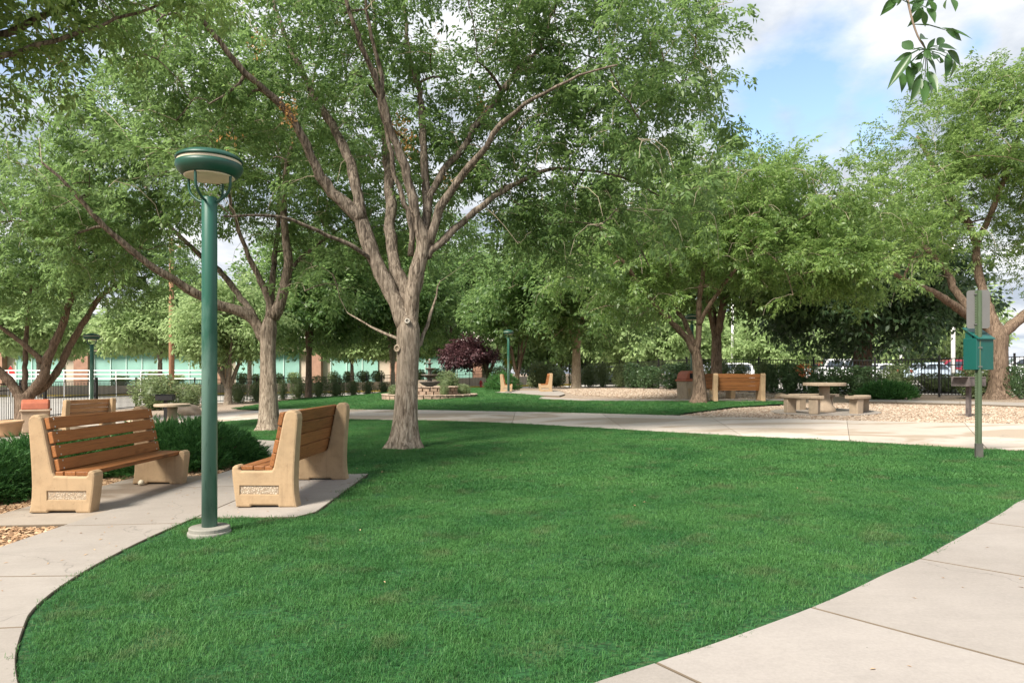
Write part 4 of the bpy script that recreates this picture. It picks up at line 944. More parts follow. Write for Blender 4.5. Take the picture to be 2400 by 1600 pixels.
simple_tree('ash_tree', 'thin trunked tree among the clipped shrubs by the back fence', -13.4, 46.3, 11.6, 4.8, tr=.20, forkh=2.8, seed=31, scale=1.7, n2=420, lean=(.02, 0), low=.30)
simple_tree('ash_tree', 'pale slender tree beside the stone rim of the fountain', -8.8, 52, 12.5, 4.6, tr=.17, forkh=1.6, nl=5, seed=32, scale=1.8, n2=420, mats=('bark_pale', 'twig', 'leaf'), low=.30)
simple_tree('ash_tree', 'open forked tree at the fence corner left of the clipped shrubs', -16.2, 40.2, 7.2, 3.0, tr=.2, forkh=.9, nl=4, spread=1.0, seed=33, scale=1.4, n2=230, mats=('bark', 'twig', 'leaf_pale'), low=.38)
simple_tree('ash_tree', 'pale trunked tree on the gravel by the fence hedge', 3.75, 41, 12.6, 5.2, tr=.26, forkh=2.3, nl=5, spread=1.0, seed=34, scale=1.6, n2=480, mats=('bark_pale', 'twig', 'leaf'), low=.19, droop=.7, bare=260)
simple_tree('ash_tree', 'dark trunked tree behind the garden path benches', 8.6, 29.6, 9.0, 3.8, tr=.22, forkh=2.2, nl=4, spread=.8, seed=35, scale=1.5, n2=300, mats=('bark_dark', 'twig', 'leaf'), low=.36)
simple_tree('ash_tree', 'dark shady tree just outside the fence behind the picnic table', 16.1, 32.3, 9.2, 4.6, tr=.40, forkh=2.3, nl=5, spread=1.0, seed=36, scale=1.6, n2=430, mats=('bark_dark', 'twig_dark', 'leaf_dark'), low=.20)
simple_tree('plum_tree', 'purple leaved ornamental tree behind the fountain', -1.6, 47.5, 4.2, 1.6, lobes=[((-3.2, 47, 2.5), (1.25, 1.1, .7)), ((-2.6, 47.3, 3.1), (.8, .8, .5)), ((-1.8, 47.2, 2.5), (.8, .8, .45))], tr=.17, forkh=.8, nl=5, spread=.55, seed=37, scale=1.2, n1=30, n2=170, per=7, temps=TW_MAPLE, mats=('bark_dark', 'twig_dark', 'leaf_purple'))
simple_tree('ash_tree', 'small many stemmed tree rising behind the round juniper', .35, 44.5, 8.5, 3.4, tr=.13, forkh=.7, nl=5, spread=.8, seed=38, scale=1.4, n2=300, mats=('bark_dark', 'twig_dark', 'leaf'), low=.34)
simple_tree('ash_tree', 'tall leafy tree beyond the fountain and back fence', -5.5, 60.5, 15, 6.0, tr=.24, forkh=3, seed=39, scale=2.0, n2=460, mats=('bark', 'twig', 'leaf'), low=.27)
# outside the fence: roadside trees, copies of three kinds
kinds = [simple_tree('roadside_tree', 'pale green roadside tree in front of the office building', -30, 60, 8.5, 4.2, tr=.2, forkh=2.9, seed=51, n1=40, n2=240, scale=1.25, temps=TW_VFAR, mats=('bark', 'twig', 'leaf_pale'), low=.52, group='roadside trees before the office'),
         simple_tree('lot_tree', 'bright green tree beyond the parking lot', 26, 75, 9, 5.0, tr=.22, forkh=1.6, seed=52, n1=40, n2=260, scale=1.35, temps=TW_VFAR, mats=('bark', 'twig', 'leaf_pale'), low=.15, group='trees beyond the parking lot'),
         simple_tree('tall_tree', 'tall green tree standing beyond the street', -40, 88, 15, 6.5, tr=.3, forkh=3, seed=53, n1=40, n2=330, scale=1.7, temps=TW_VFAR, mats=('bark_dark', 'twig', 'leaf'), low=.15, group='tall trees beyond the street')]
kmap = {}
for c in bpy.data.objects:
    if c.parent: kmap.setdefault(c.parent.name, []).append(c)
def more(kind, spots, seed):
    rn = random.Random(seed)
    for x, y, s in spots:
        o = copy_tree(kinds[kind], None, kmap); o.location = G(x, y); o.rotation_euler = (0, 0, rn.uniform(0, 6.28)); o.scale = (s, s, s*rn.uniform(.9, 1.1))
more(0, [(-22, 59, .95), (-41, 61, 1.05), (-15, 66, .85), (-50, 64, 1.1), (-9.5, 68, .95), (-27.5, 67, .9)], 1)
more(1, [(12, 66, 1.0), (18, 78, 1.1), (34, 80, 1.15), (42, 76, 1.2), (9, 84, 1.2), (51, 84, 1.3), (30, 66, .75), (3, 72, 1.0), (23, 62, .7)], 2)
more(2, [(-62, 92, 1.1), (-22, 94, 1.0), (-4, 96, 1.0), (12, 104, 1.1), (-80, 88, 1.1)], 3)
# seed clusters hanging among the limbs of the large trees
def seeds(parent, pts, Y, seed):
    rng = np.random.default_rng(seed); pos = []; b = parent.location
    for u, v, dy, n in pts:
        c = np.array(W(u, v, Y+dy)-b); pos.append(c+rng.normal(0, 1, (n, 3))*np.array([.07, .07, .13]))
    pos = np.concatenate(pos); d = rng.normal(0, .5, pos.shape)+np.array([0, 0, -1.0])
    Tm = [np.concatenate([leaflet(.05, .010), leaflet(.045, .009)+np.array([.01, .02, .01])])]
    o = add_obj('seed_clusters', leaves_mesh('seed_clusters', pos, d, rng.uniform(.7, 1.2, len(pos)), Tm, rng), 'seed', parent); o['kind'] = 'stuff'
seeds(T1, [(935, 300, -.1, 70), (955, 335, -.1, 60), (668, 250, -.5, 45), (683, 275, -.5, 40), (605, 105, -.9, 30), (1300, 35, 1.1, 30), (1025, 85, .8, 25), (1130, 238, .6, 14), (1045, 430, .2, 16), (535, 325, -1.3, 22)], Y1, 3)

# leafy shoot hanging in front, from a tree beside the camera
root = thing('hanging_branch_tree', 'tree beside the sidewalk with one drooping shoot of broad glossy leaves against the sky', 'tree', G(4.6, -1.2))
b0 = Vector(root.location)
def Lw(x, y, z): return Vector((x, y, z))-b0
MB().tube([Lw(4.6, -1.2, g(4.6, -1.2)-.1), Lw(4.6, -1.15, 1.4), Lw(4.55, -1.1, 2.8), Lw(4.4, -.9, 4.0)], [.2, .17, .15, .12], 14).build('trunk', 'bark', root, True)
YF = 2.3
def Z3(u, v, dy=0): return W(1500+u/2.613, v/2.613, YF+dy)-b0
MB().tube(smooth_curve([Lw(4.45, -1.0, 3.6), Lw(3.6, .2, 4.1), Lw(2.5, 1.4, 3.9), Lw(1.75, 2.1, 3.2), Z3(1600, -250), Z3(1640, 20), Z3(1690, 210), Z3(1752, 305), Z3(1760, 330)], 2), [max(.0042, .05*(1-i/17)**1.3) if i < 17 else .0042-.0027*(i-17)/18 for i in range(36)], 8).build('limb', 'twig_dark', root, True)
def broad_leaf():
    pr = [(0, .0), (.12, .11), (.28, .175), (.45, .185), (.62, .15), (.78, .09), (.92, .03), (1, 0)]
    V = []; F = []
    for x, w_ in pr:
        c = -.16*x*x; V += [(x, w_, c+w_*.35), (x, w_*.5, c+w_*.12), (x, 0, c), (x, -w_*.5, c+w_*.12), (x, -w_, c+w_*.35)]
    for i in range(len(pr)-1):
        for k in range(4): a = i*5+k; F.append((a, a+1, a+6, a+5))
    me = bpy.data.meshes.new('leaf'); me.from_pydata(V, [], F); me.materials.append(M['leaf_near']); me.polygons.foreach_set('use_smooth', [True]*len(me.polygons)); return me
BL = broad_leaf(); rn = random.Random(8)
lf = [(1560, 0, 1490, 75), (1600, -10, 1575, 40), (1730, 0, 1665, 70), (1735, 50, 1660, 150), (1740, 70, 1748, 165), (1760, 50, 1815, 120), (1765, 0, 1815, 65), (1880, -5, 1858, 50), (1910, -5, 1942, 52), (1840, 172, 2040, 215), (1870, 185, 1985, 240), (1715, 240, 1765, 213), (1675, 305, 1595, 245), (1680, 300, 1718, 300), (1755, 300, 1815, 233), (1820, 280, 1865, 215), (1830, 290, 1955, 288), (1825, 312, 1872, 280), (1745, 310, 1778, 358), (1800, 365, 1820, 308), (1840, 388, 1845, 328), (1880, 310, 1978, 392), (1885, 330, 1888, 462), (1920, 375, 1910, 492), (1670, 325, 1558, 372), (1665, 330, 1520, 526), (1640, 400, 1665, 546), (1600, 440, 1616, 543), (1735, 335, 1697, 362), (1665, 380, 1682, 420), (1720, 380, 1662, 472), (1760, 365, 1836, 446), (1725, 450, 1668, 555), (1720, 480, 1668, 608), (1760, 435, 1826, 548), (1745, 490, 1745, 618), (1770, 510, 1802, 588), (1620, -30, 1520, 30), (1800, -40, 1760, 40), (1650, 330, 1590, 440)]
for a, b, c, d in lf:
    p = Z3(a, b, rn.uniform(-.06, .06)); q = Z3(c, d, rn.uniform(-.07, .07)); v = q-p
    o = bpy.data.objects.new('leaf', BL); C.objects.link(o); o.parent = root; o.location = p
    x = v.normalized(); n_ = Vector((rn.gauss(0, .35), -1, rn.gauss(.2, .35))); y = n_.cross(x).normalized(); z = x.cross(y)
    o.matrix_local = Matrix.Translation(p) @ Matrix((x, y, z)).transposed().to_4x4() @ Matrix.Diagonal((v.length*1.06, min(v.length*1.06, .082), min(v.length*1.06, .082), 1))
    k = Z3(1752, 305) if b > 200 else Z3(1680, 150) if b > 120 else Z3(1645, 20)
    if (p-k).length > .01: MB().tube([k, (k+p)/2+Vector((0, 0, .006)), p], [.0016, .0013, .0011], 5).build('leaf_stalk', 'leaf_near', root)

# ------------------------------------------------------------------ shrubs and junipers
def foliage_blob(n, rad, boxy, leafL, leafW, seed, up=.3, fill=.35):
    """leaves over an uneven rounded or clipped body standing on z = 0"""
    r = np.random.default_rng(seed); a, b, h = rad
    d = r.normal(size=(n, 3)); d /= np.linalg.norm(d, axis=1, keepdims=True)
    e = 2.0+boxy*4; nrm = (np.abs(d)**e).sum(1)**(1/e); s = d/nrm[:, None]
    ph = r.uniform(0, 6.28, 8); an = np.arctan2(d[:, 1], d[:, 0])
    lump = 1+.10*np.sin(3*an+ph[0]+2*d[:, 2])+.08*np.sin(5*an+ph[1])*np.cos(4*d[:, 2]+ph[2])+.07*np.sin(7*an+6*d[:, 2]+ph[3])
    rr = np.where(r.uniform(size=n) < fill, r.uniform(.35, .9, n), r.uniform(.86, 1.06, n))
    p = s*(rr*lump)[:, None]*np.array([a, b, h/2])+np.array([0, 0, h*.52])
    p[:, 2] = np.maximum(p[:, 2], .04)
    dr = s*.8+r.normal(0, .6, (n, 3))+np.array([0, 0, up])
    T = [np.concatenate([leaflet(leafL, leafW), leaflet(leafL*.8, leafW)[:, [1, 0, 2]]*np.array([1, 1, 1])+np.array([leafL*.2, 0, 0])])]
    return leaves_mesh('foliage', p, dr, r.uniform(.7, 1.25, n), T, r)
def shrub_proto(key, n, rad, boxy, L, Wd, mat, seed):
    me = foliage_blob(n, rad, boxy, L, Wd, seed); me.materials.append(M[mat])
    mb = MB(); rn = random.Random(seed)
    for k in range(6):
        a = rn.uniform(0, 6.28); q = rn.uniform(.2, .6); mb.tube([(0, 0, -.05), (math.cos(a)*rad[0]*q*.4, math.sin(a)*rad[1]*q*.4, rad[2]*.4), (math.cos(a)*rad[0]*q, math.sin(a)*rad[1]*q, rad[2]*.85)], [.02, .014, .006], 5)
    st = mb.mesh('stem'); st.materials.append(M['twig_dark'])
    a, b, h = rad; c = MB().lathe([(.25*a, .05), (.5*a, .22*h), (.58*a, .5*h), (.45*a, .72*h), (.16*a, .80*h), (0, .81*h)], 14).mesh('inner_growth'); c.materials.append(M[mat]); return me, st, c
SP = {'clip': [shrub_proto('c', 2000, (.5, .5, 1.0), .35, .065, .020, 'shrub', s) for s in (1, 2, 3)],
      'wild': [shrub_proto('w', 2200, (.55, .5, 1.1), .1, .075, .022, 'shrub', s) for s in (4, 5)],
      'lime': [shrub_proto('l', 1200, (.5, .5, .9), .3, .09, .03, 'shrub_lime', s) for s in (6, 7)],
      'dark': [shrub_proto('d', 2400, (.5, .5, 1.0), .5, .07, .024, 'leaf_dark', s) for s in (8, 9)]}
def shrub(kind, label, x, y, wd, ht, i=0, group=None, rz=0, dp=None):
    t = thing('shrub', label, 'shrub', G(x, y), rz, group)
    me, st, co = SP[kind][i % len(SP[kind])]; h0 = {'clip': 1, 'wild': 1.1, 'lime': .9, 'dark': 1}[kind]
    for nm, m in (('foliage', me), ('stem', st), ('inner_growth', co)):
        o = bpy.data.objects.new(nm, m); C.objects.link(o); o.parent = t; o.scale = (wd, dp or wd, ht/h0)
    return t
def fence_y(u, poly):
    k = (u-1200)/FPX
    for (x0, y0), (x1, y1) in zip(poly, poly[1:]):
        f0, f1 = x0-k*y0, x1-k*y1
        if f0*f1 <= 0 and f0 != f1: t = f0/(f0-f1); return y0+(y1-y0)*t
    return poly[-1][1]
def row(lst, org, sc, poly, kind, label, group, frac=.965, seed=0, ht=1.0):
    for i, (x0, x1, yt, yb) in enumerate(lst):
        u = org[0]+(x0+x1)/2/sc; Y = fence_y(u, poly)*frac; s = FPX/Y; x = (u-1200)/s
        z = g(x, Y); top = EYE-((org[1]+yt/sc)-HV)/s
        shrub(kind if isinstance(kind, str) else kind[i], label if isinstance(label, str) else label[i], x, Y, (x1-x0)/sc/s*1.02, max(.45, (top-z)*ht), i+seed, group, i*1.3)
row([(0, 70, 620, 765), (350, 497, 595, 750), (540, 650, 585, 740), (800, 870, 565, 720), (910, 1040, 545, 710), (1095, 1230, 530, 695), (1255, 1395, 545, 695), (1430, 1535, 570, 690), (1570, 1670, 570, 685), (1710, 1815, 580, 675)], (450, 750), 3.92, FENCE_L, 'clip', 'clipped rounded shrub in the row along the back iron fence', 'clipped shrubs along the back fence')
row([(1255, 1600, 920, 1200), (1590, 1840, 990, 1180)], (0, 650), 3.92, FENCE_L, ['wild', 'clip'], ['big loose shrub by the gate post behind the black grill', 'squat clipped shrub next to the big loose shrub by the gate'], None, .93)
row([(1330, 1480, 690, 815), (1500, 1665, 640, 810), (1720, 1830, 640, 815), (1830, 1960, 620, 815), (1960, 2060, 600, 815), (2110, 2230, 620, 815)], (900, 700), 3.92, FENCE_L[-1:]+FENCE_R, 'wild', 'leafy hedge shrub against the iron fence by the pale trunked tree', 'hedge shrubs by the pale trunked tree')
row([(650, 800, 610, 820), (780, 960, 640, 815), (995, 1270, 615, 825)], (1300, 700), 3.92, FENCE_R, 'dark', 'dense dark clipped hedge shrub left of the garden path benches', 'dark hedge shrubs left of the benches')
row([(1380, 1460, 610, 760), (1520, 1600, 590, 760), (1610, 1775, 610, 760), (1850, 2000, 600, 850)], (1300, 700), 3.92, FENCE_R, 'wild', 'leafy hedge shrub against the fence behind the garden path benches', 'hedge shrubs behind the benches')
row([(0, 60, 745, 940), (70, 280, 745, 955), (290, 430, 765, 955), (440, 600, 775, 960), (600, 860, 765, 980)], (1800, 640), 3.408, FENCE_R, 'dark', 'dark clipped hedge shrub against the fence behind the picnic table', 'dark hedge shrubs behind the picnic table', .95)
row([(910, 1120, 745, 895), (1530, 1760, 760, 900), (1900, 2045, 760, 1000)], (1800, 640), 3.408, FENCE_R, ['wild', 'wild', 'dark'], ['small loose shrub against the fence between the hedge and the grill', 'loose shrub at the fence behind the standing grill', 'broad dark shrub right of the leaning ash trunk'], None, .97)
fl = W(1885, 868, 27.2); o = tag(add_obj('flower_cluster', foliage_blob(70, (.3, .26, .5), 0, .06, .03, 77), 'flower', None), 'orange blossoms on the hedge behind the picnic table', 'flowers'); o.location = (fl.x, fl.y, fl.z-.25)
shrub('wild', 'green shrub between the fountain and the back fence', W(1049, 0, 40).x, 40, 1.05, 1.05, 1)
shrub('wild', 'loose grey green shrub behind the round juniper', 2.0, 46, 1.6, 1.6, 0); shrub('wild', 'loose shrub left of the round juniper by the fence', -.9, 47.5, 1.4, 1.35, 1)
for i, (u, wpx, ht) in enumerate([(282, 36, 1.1), (360, 46, 1.5), (412, 34, 1.2)]+[(450+a/3.92, b, c) for a, b, c in [(460, 26, 1.2), (595, 22, 1.1), (800, 18, 1.1), (930, 26, 1.2), (1302, 22, 1.2), (1440, 24, 1.2), (1575, 27, 1.2), (1705, 27, 1.2)]]+[(980, 30, 1.2), (1020, 28, 1.2), (1052, 28, 1.2)]):
    Y = 67.5; q_ = shrub('lime', 'round lime green bush in the row under the office windows', (u-1200)/FPX*Y, Y, wpx/FPX*Y, ht*.85, i, 'lime bushes under the office windows', i); q_.location.z += .85
for i, (x, y, w_) in enumerate([(18.6, 30.6, 2.2), (20.2, 29.2, 2.0)]): shrub('wild', ['low spreading shrub outside the fence behind the flat juniper', 'low spreading shrub outside the fence behind the standing grill'][i], x, y, w_, .78, i)

def juniper(label, x, y, rx, ry, h, n, seed, L=.15, rz=0):
    r = np.random.default_rng(seed); t = thing('juniper', label, 'juniper', G(x, y), rz)
    d = r.normal(size=(n, 3)); d[:, 2] = np.abs(d[:, 2])*.9-.12; d /= np.linalg.norm(d, axis=1, keepdims=True)
    an = np.arctan2(d[:, 1], d[:, 0]); ph = r.uniform(0, 6.28, 5)
    lump = 1+.09*np.sin(4*an+ph[0])+.08*np.sin(7*an+ph[1]+4*d[:, 2])+.05*np.sin(13*an+ph[2]+9*d[:, 2])
    rr = np.where(r.uniform(size=n) < .3, r.uniform(.5, .9, n), r.uniform(.84, 1.0, n))*lump
    p = d*rr[:, None]*np.array([rx, ry, h]); p[:, 2] = np.maximum(p[:, 2]+.14*h, .03)
    dr = d*np.array([1, 1, .7])+r.normal(0, .35, (n, 3))+np.array([0, 0, .45])
    tm = []
    for s in range(3):
        q = np.random.default_rng(seed*7+s); V = []
        for k in range(9):
            x0 = L*(.08+.75*k/9); a = (1 if k % 2 else -1)*q.uniform(.35, .75); e = q.uniform(-.45, .55); ln = L*q.uniform(.28, .5)*(1.1-k/14)
            dd = np.array([[math.cos(a)*math.cos(e), math.sin(a)*math.cos(e), math.sin(e)]])
            V.append((rodrigues(dd, np.array([q.uniform(-1, 1)]))[0] @ leaflet(ln, ln*.09).T).T+np.array([x0, 0, 0]))
        V.append(leaflet(L, L*.045)); V.append(leaflet(L, L*.045)[:, [0, 2, 1]]); tm.append(np.concatenate(V))
    f = add_obj('foliage', leaves_mesh('foliage', p, dr, r.uniform(.7, 1.3, n), tm, r), 'juniper', t); f['kind'] = 'stuff'
    mb = MB(); rn = random.Random(seed)
    for k in range(14):
        a = rn.uniform(0, 6.28); q = rn.uniform(.3, .8); mb.tube([(0, 0, -.05), (math.cos(a)*rx*q*.5, math.sin(a)*ry*q*.5, h*.25), (math.cos(a)*rx*q, math.sin(a)*ry*q, h*rn.uniform(.3, .8))], [.03, .02, .006], 5)
    mb.build('stem', 'bark_dark', t, True)
    # woody heart keeps the plant opaque
    c = MB(); c.lathe([(.55*min(rx, ry), .0), (.72*min(rx, ry), h*.3), (.6*min(rx, ry), h*.62), (.25*min(rx, ry), h*.82), (0, h*.85)], 20); c.v = [(a*rx/min(rx, ry), b*ry/min(rx, ry), z) for a, b, z in c.v]; c.build('inner_growth', 'juniper', t, True)
    return t
juniper('dark green juniper filling the bed right of the slat bench', -4.75, 10.0, 1.12, 1.15, .53, 9500, 1, .115)
juniper('dark green juniper spreading behind the slat bench', -6.1, 9.2, 1.05, 1.1, .43, 7000, 2, .115)
juniper('dark green juniper at the left end of the slat bench', -5.95, 7.35, .98, .85, .52, 7500, 3, .105)
p = P(1175, 913); juniper('round low juniper behind the far lamp post', W(1178, 0, 38.5).x, 38.5, .85, .8, .8, 1500, 4, .2)
p = P(2091, 935); juniper('flat topped low juniper on the gravel in front of the fence', p.x, p.y+.3, .95, .7, .48, 1800, 5, .2)

# ------------------------------------------------------------------ iron fences
def line_points(poly, step):
    """points every step metres along a polyline, with the direction at each"""
    out = []; acc = 0
    for a, b in zip(poly, poly[1:]):
        a, b = Vector(a), Vector(b); L = (b-a).length; d = (b-a)/L; t = -acc if acc else 0
        t = (step-acc) % step if acc else 0
        while t < L: out.append((a+d*t, d)); t += step
        acc = (L-(t-step)) % step
    return out
pk = MB().box((0, 0, .74), (.019, .019, 1.36)).mesh('picket'); pk.materials.append(M['black_metal'])
po = MB().box((0, 0, .74), (.06, .06, 1.60)).box((0, 0, 1.55), (.07, .07, .02)).mesh('post'); po.materials.append(M['black_metal'])
def fence(label, poly, bay=2.4, step=.118, skip=None):
    t = thing('iron_fence', label, 'fence', G(*poly[0]))
    b = Vector(t.location); pts = line_points(poly, bay)+[(Vector(poly[-1]), Vector((1, 0)))]
    prev = None
    for p, d in pts:
        o = bpy.data.objects.new('post', po); C.objects.link(o); o.parent = t; o.location = G(p.x, p.y)-b; o.rotation_euler.z = math.atan2(d.y, d.x)
        if prev is not None and (p-prev).length > .3:
            for z in (.12, 1.18, 1.42):
                MB().bar(G(prev.x, prev.y, z)-b, G(p.x, p.y, z)-b, .026, .034).build('rail', 'black_metal', t)
        prev = p
    for p, d in line_points(poly, step):
        o = bpy.data.objects.new('picket', pk); C.objects.link(o); o.parent = t; o.location = G(p.x, p.y)-b
    return t
fence('black iron picket fence along the street left of the gate', FENCE_L[:2])
fence('black iron picket fence behind the row of clipped shrubs', FENCE_L[2:6])
fence('black iron picket fence between the fountain lawn and the street', FENCE_L[5:])
fence('black iron picket fence behind the hedges by the pale trunked tree', FENCE_R[:4])
fence('black iron picket fence between the picnic area and the parking lot', FENCE_R[3:])
# gate between the street fences
ga, gb = Vector(FENCE_L[1]), Vector(FENCE_L[2]); gd = (gb-ga).normalized()
for nm, (s0, s1), lab in (('gate', (.0, .5), 'closed black iron gate leaf nearer the trash bin'), ('gate', (.5, 1.0), 'closed black iron gate leaf beside the big loose shrub')):
    a, b = ga+(gb-ga)*s0+gd*.05, ga+(gb-ga)*s1-gd*.05
    t = thing('iron_gate', lab, 'gate', G(a.x, a.y)); o0 = Vector(t.location)
    for p in (a, b): MB().bar(G(p.x, p.y, -.05)-o0, G(p.x, p.y, 1.62)-o0, .07).build('post', 'black_metal', t)
    for z in (.12, .82, 1.46): MB().bar(G(a.x, a.y, z)-o0, G(b.x, b.y, z)-o0, .03, .036).build('rail', 'black_metal', t)
    L = (b-a).length; k = int(L/.118)
    for i in range(1, k):
        p = a+gd*(L*i/k); o = bpy.data.objects.new('picket', pk); C.objects.link(o); o.parent = t; o.location = G(p.x, p.y)-o0
    if s0 == 0: MB().box(G(b.x, b.y, .85)-o0+Vector((.06, -.1, 0)), (.08, .14, .18)).build('lock', 'black_metal', t)

# ------------------------------------------------------------------ fountain
FX, FY = W(1007, 0, 29.3).x, 29.3; fz = g(FX, FY)
ft = thing('fountain', 'tiered stone fountain in a round block basin on the back lawn', 'fountain', (FX, FY, fz))
rn = random.Random(4)
def blocks(nm, r, z0, h, n, dep, mat, jit=.006, off=0):
    L = 2*math.pi*r/n-.014; vs = MB().box((0, 0, h/2), (dep, L, h-.010)).mesh(nm, True, .012); vs.materials.append(M[mat])
    for k in range(n):
        a = 2*math.pi*(k+off)/n; o = bpy.data.objects.new(nm, vs); C.objects.link(o); o.parent = ft
        q = r+rn.uniform(-jit, jit); o.location = (q*math.cos(a), q*math.sin(a), z0); o.rotation_euler.z = a; o.scale = (1, rn.uniform(.96, 1.0), 1)
blocks('stone_block', 1.86, -.06, .19, 38, .2, 'stone'); blocks('cap_stone', 1.86, .13, .05, 30, .25, 'stone_cap', .003)
for c in range(3): blocks('stone_block', 1.06, .0+c*.145, .145, 24, .2, 'stone', .01, .5*(c % 2))
blocks('cap_stone', 1.06, .437, .05, 20, .27, 'stone_cap', .003)
MB().lathe([(1.78, -.02), (1.78, .10), (0, .10)], 40).build('planting_soil', 'mulch', ft)
MB().lathe([(.97, .1), (.97, .34), (0, .34)], 40).build('basin_water', 'water', ft)
MB().lathe([(.22, .30), (.22, .40), (.13, .46), (.11, .56), (.15, .62), (.10, .66)], 24).build('pedestal', 'fount', ft, True)
def bowl(r, z, d, nm='bowl'):
    n = 48; prof = [(.08, z-d), (.16 if r > .3 else r*.4, z-d+.01), (r*.62, z-d*.75), (r*.88, z-d*.35), (r, z-.035), (r*1.03, z-.01), (r, z), (r*.93, z-.005), (r*.86, z-.035), (0, z-.04)]
    mb = MB().lathe(prof, n)
    mb.v = [((x*(1+.025*math.cos(12*math.atan2(y, x)))), (y*(1+.025*math.cos(12*math.atan2(y, x)))), zz_) for x, y, zz_ in mb.v]
    o = mb.build(nm, 'fount', ft, True); MB().lathe([(r*.84, z-.022), (0, z-.022)], 32).build('water', 'water', o)
bz = lambda v: EYE-(v-HV)/FPX*FY-fz
bowl(.44, bz(893), .22); MB().lathe([(.12, bz(893)-.06), (.10, bz(893)+.06), (.13, bz(893)+.12), (.09, bz(877)-.1)], 20).build('stem', 'fount', ft, True)
bowl(.345, bz(877), .14); MB().lathe([(.10, bz(877)-.05), (.07, bz(877)+.1), (.10, bz(862)-.12), (.07, bz(862)-.06)], 20).build('stem', 'fount', ft, True)
bowl(.20, bz(862), .10); MB().lathe([(.07, bz(862)-.05), (.045, bz(862)+.08), (.06, bz(850)-.06)], 16).build('stem', 'fount', ft, True)
bowl(.14, bz(850), .07); MB().lathe([(.05, bz(850)-.04), (.035, bz(850)+.04), (.06, bz(850)+.09), (.05, bz(850)+.13), (.02, bz(850)+.17), (0, bz(841))], 16).build('finial', 'fount', ft, True)
for i, (a, s, h) in enumerate([(-60, .30, .45), (20, .5, .35), (200, .45, .35)]):
    x, y = FX+1.45*math.cos(R(a)), FY+1.45*math.sin(R(a)); q = shrub('wild', ['small upright plant in the fountain planting ring', 'low plant right of the fountain basin inside the rim', 'low plant left of the fountain basin inside the rim'][i], x, y, s, h+.1, i); q.location.z = fz+.09

# ------------------------------------------------------------------ picnic table and its curved seats
p = P(1932, 964); PX, PY, PZ = p.x, p.y, p.z
slab_root2 = bpy.data.objects.new('picnic_pad', None); C.objects.link(slab_root2); tag(slab_root2, kind='structure')
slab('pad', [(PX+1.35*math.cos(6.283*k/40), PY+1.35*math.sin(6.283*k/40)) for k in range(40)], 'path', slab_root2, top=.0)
t = thing('picnic_table', 'round tan concrete picnic table on the gravel', 'table', (PX, PY, PZ))
MB().lathe([(.525, .685), (.53, .69), (.53, .755), (.522, .762), (0, .762)], 48).build('table_top', 'cast_pale', t)
MB().lathe([(.29, -.02), (.29, .04), (.27, .10), (.20, .20), (.145, .32), (.13, .50), (.14, .69)], 32).build('pedestal', 'cast_pale', t, True)
def curved_seat(label, ang):
    t = thing('curved_seat', label, 'bench', (PX, PY, PZ), R(ang)); n = 16; a0 = R(38); V = []; F = []
    for i in range(n+1):
        a = -a0+2*a0*i/n
        for r, z in ((.78, .37), (1.10, .37), (1.105, .385), (1.105, .43), (1.10, .44), (.78, .44), (.775, .43), (.775, .38)): V.append((r*math.cos(a), r*math.sin(a), z))
    for i in range(n):
        for k in range(8): q = i*8; F.append((q+k, q+(k+1) % 8, q+8+(k+1) % 8, q+8+k))
    F += [tuple(range(8)), tuple(n*8+k for k in range(8))]
    MB().add(V, F).build('seat', 'cast_pale', t)
    for s in (-1, 1):
        a = s*R(24); mb = MB().box((0, 0, .175), (.24, .22, .40), None, 1.06); q = Matrix.Rotation(a, 3, 'Z')
        mb.v = [tuple(q @ (Vector(v)+Vector((.94, 0, 0)))) for v in mb.v]; mb.build('leg', 'cast_pale', t, bevel=.015, seg=2)
curved_seat('curved concrete seat left of the round picnic table', 208); curved_seat('curved concrete seat right of the round picnic table', 322); curved_seat('curved concrete seat behind the round picnic table', 84)

# ------------------------------------------------------------------ pet waste station, grills, bins, small table
p = P(2295, 1078); t = thing('waste_station_post', 'green steel post with grey sign back and teal bag box at the lawn edge', 'sign post', p, R(-12)); H = 2.14
mb = MB(); mb.box((0, 0, H/2-.1), (.034, .006, H+.2)); mb.bar((-.017, 0, -.2), (-.017, 0, H), .006, .006)
q = [(-.040, .020), (-.022, .020), (-.014, -.012), (.014, -.012), (.022, .020), (.040, .020), (.040, .025), (.018, .025), (.010, -.007), (-.010, -.007), (-.018, .025), (-.040, .025)]
n = len(q); mb = MB(); mb.add([(a, b, -.2) for a, b in q]+[(a, b, H) for a, b in q], [tuple(range(n))[::-1], tuple(range(n, 2*n))]+[(i, (i+1) % n, (i+1) % n+n, i+n) for i in range(n)])
mb.build('post', 'post_green', t)
MB().box((0, .008, .06), (.084, .046, .30)).build('sleeve', 'post_dark', t)
hm = MB().lathe([(.0055, 0), (.0, .0004)], 8).mesh('hole'); hm.materials.append(M['dark'])
for k in range(56):
    o = bpy.data.objects.new('hole', hm); C.objects.link(o); o.parent = t; o.location = (-.031, .0195, .25+k*.033); o.rotation_euler.x = R(90)
def plate(wd, ht, r, th):
    pts = []
    for cx, cz, a0 in ((wd/2-r, ht/2-r, 0), (-wd/2+r, ht/2-r, 90), (-wd/2+r, -ht/2+r, 180), (wd/2-r, -ht/2+r, 270)):
        for k in range(5): a = R(a0+k*22.5); pts.append((cx+r*math.cos(a), cz+r*math.sin(a)))
    return MB().prism(pts, 0, th)
o = plate(.265, .485, .035, .003).build('sign', 'grey_metal', t, loc=(.0, .028, H-.235))
for z in (.19, -.19): MB().bar((-.05, -.014, z), (.02, -.014, z), .012).build('bolt', 'grey_metal', o)
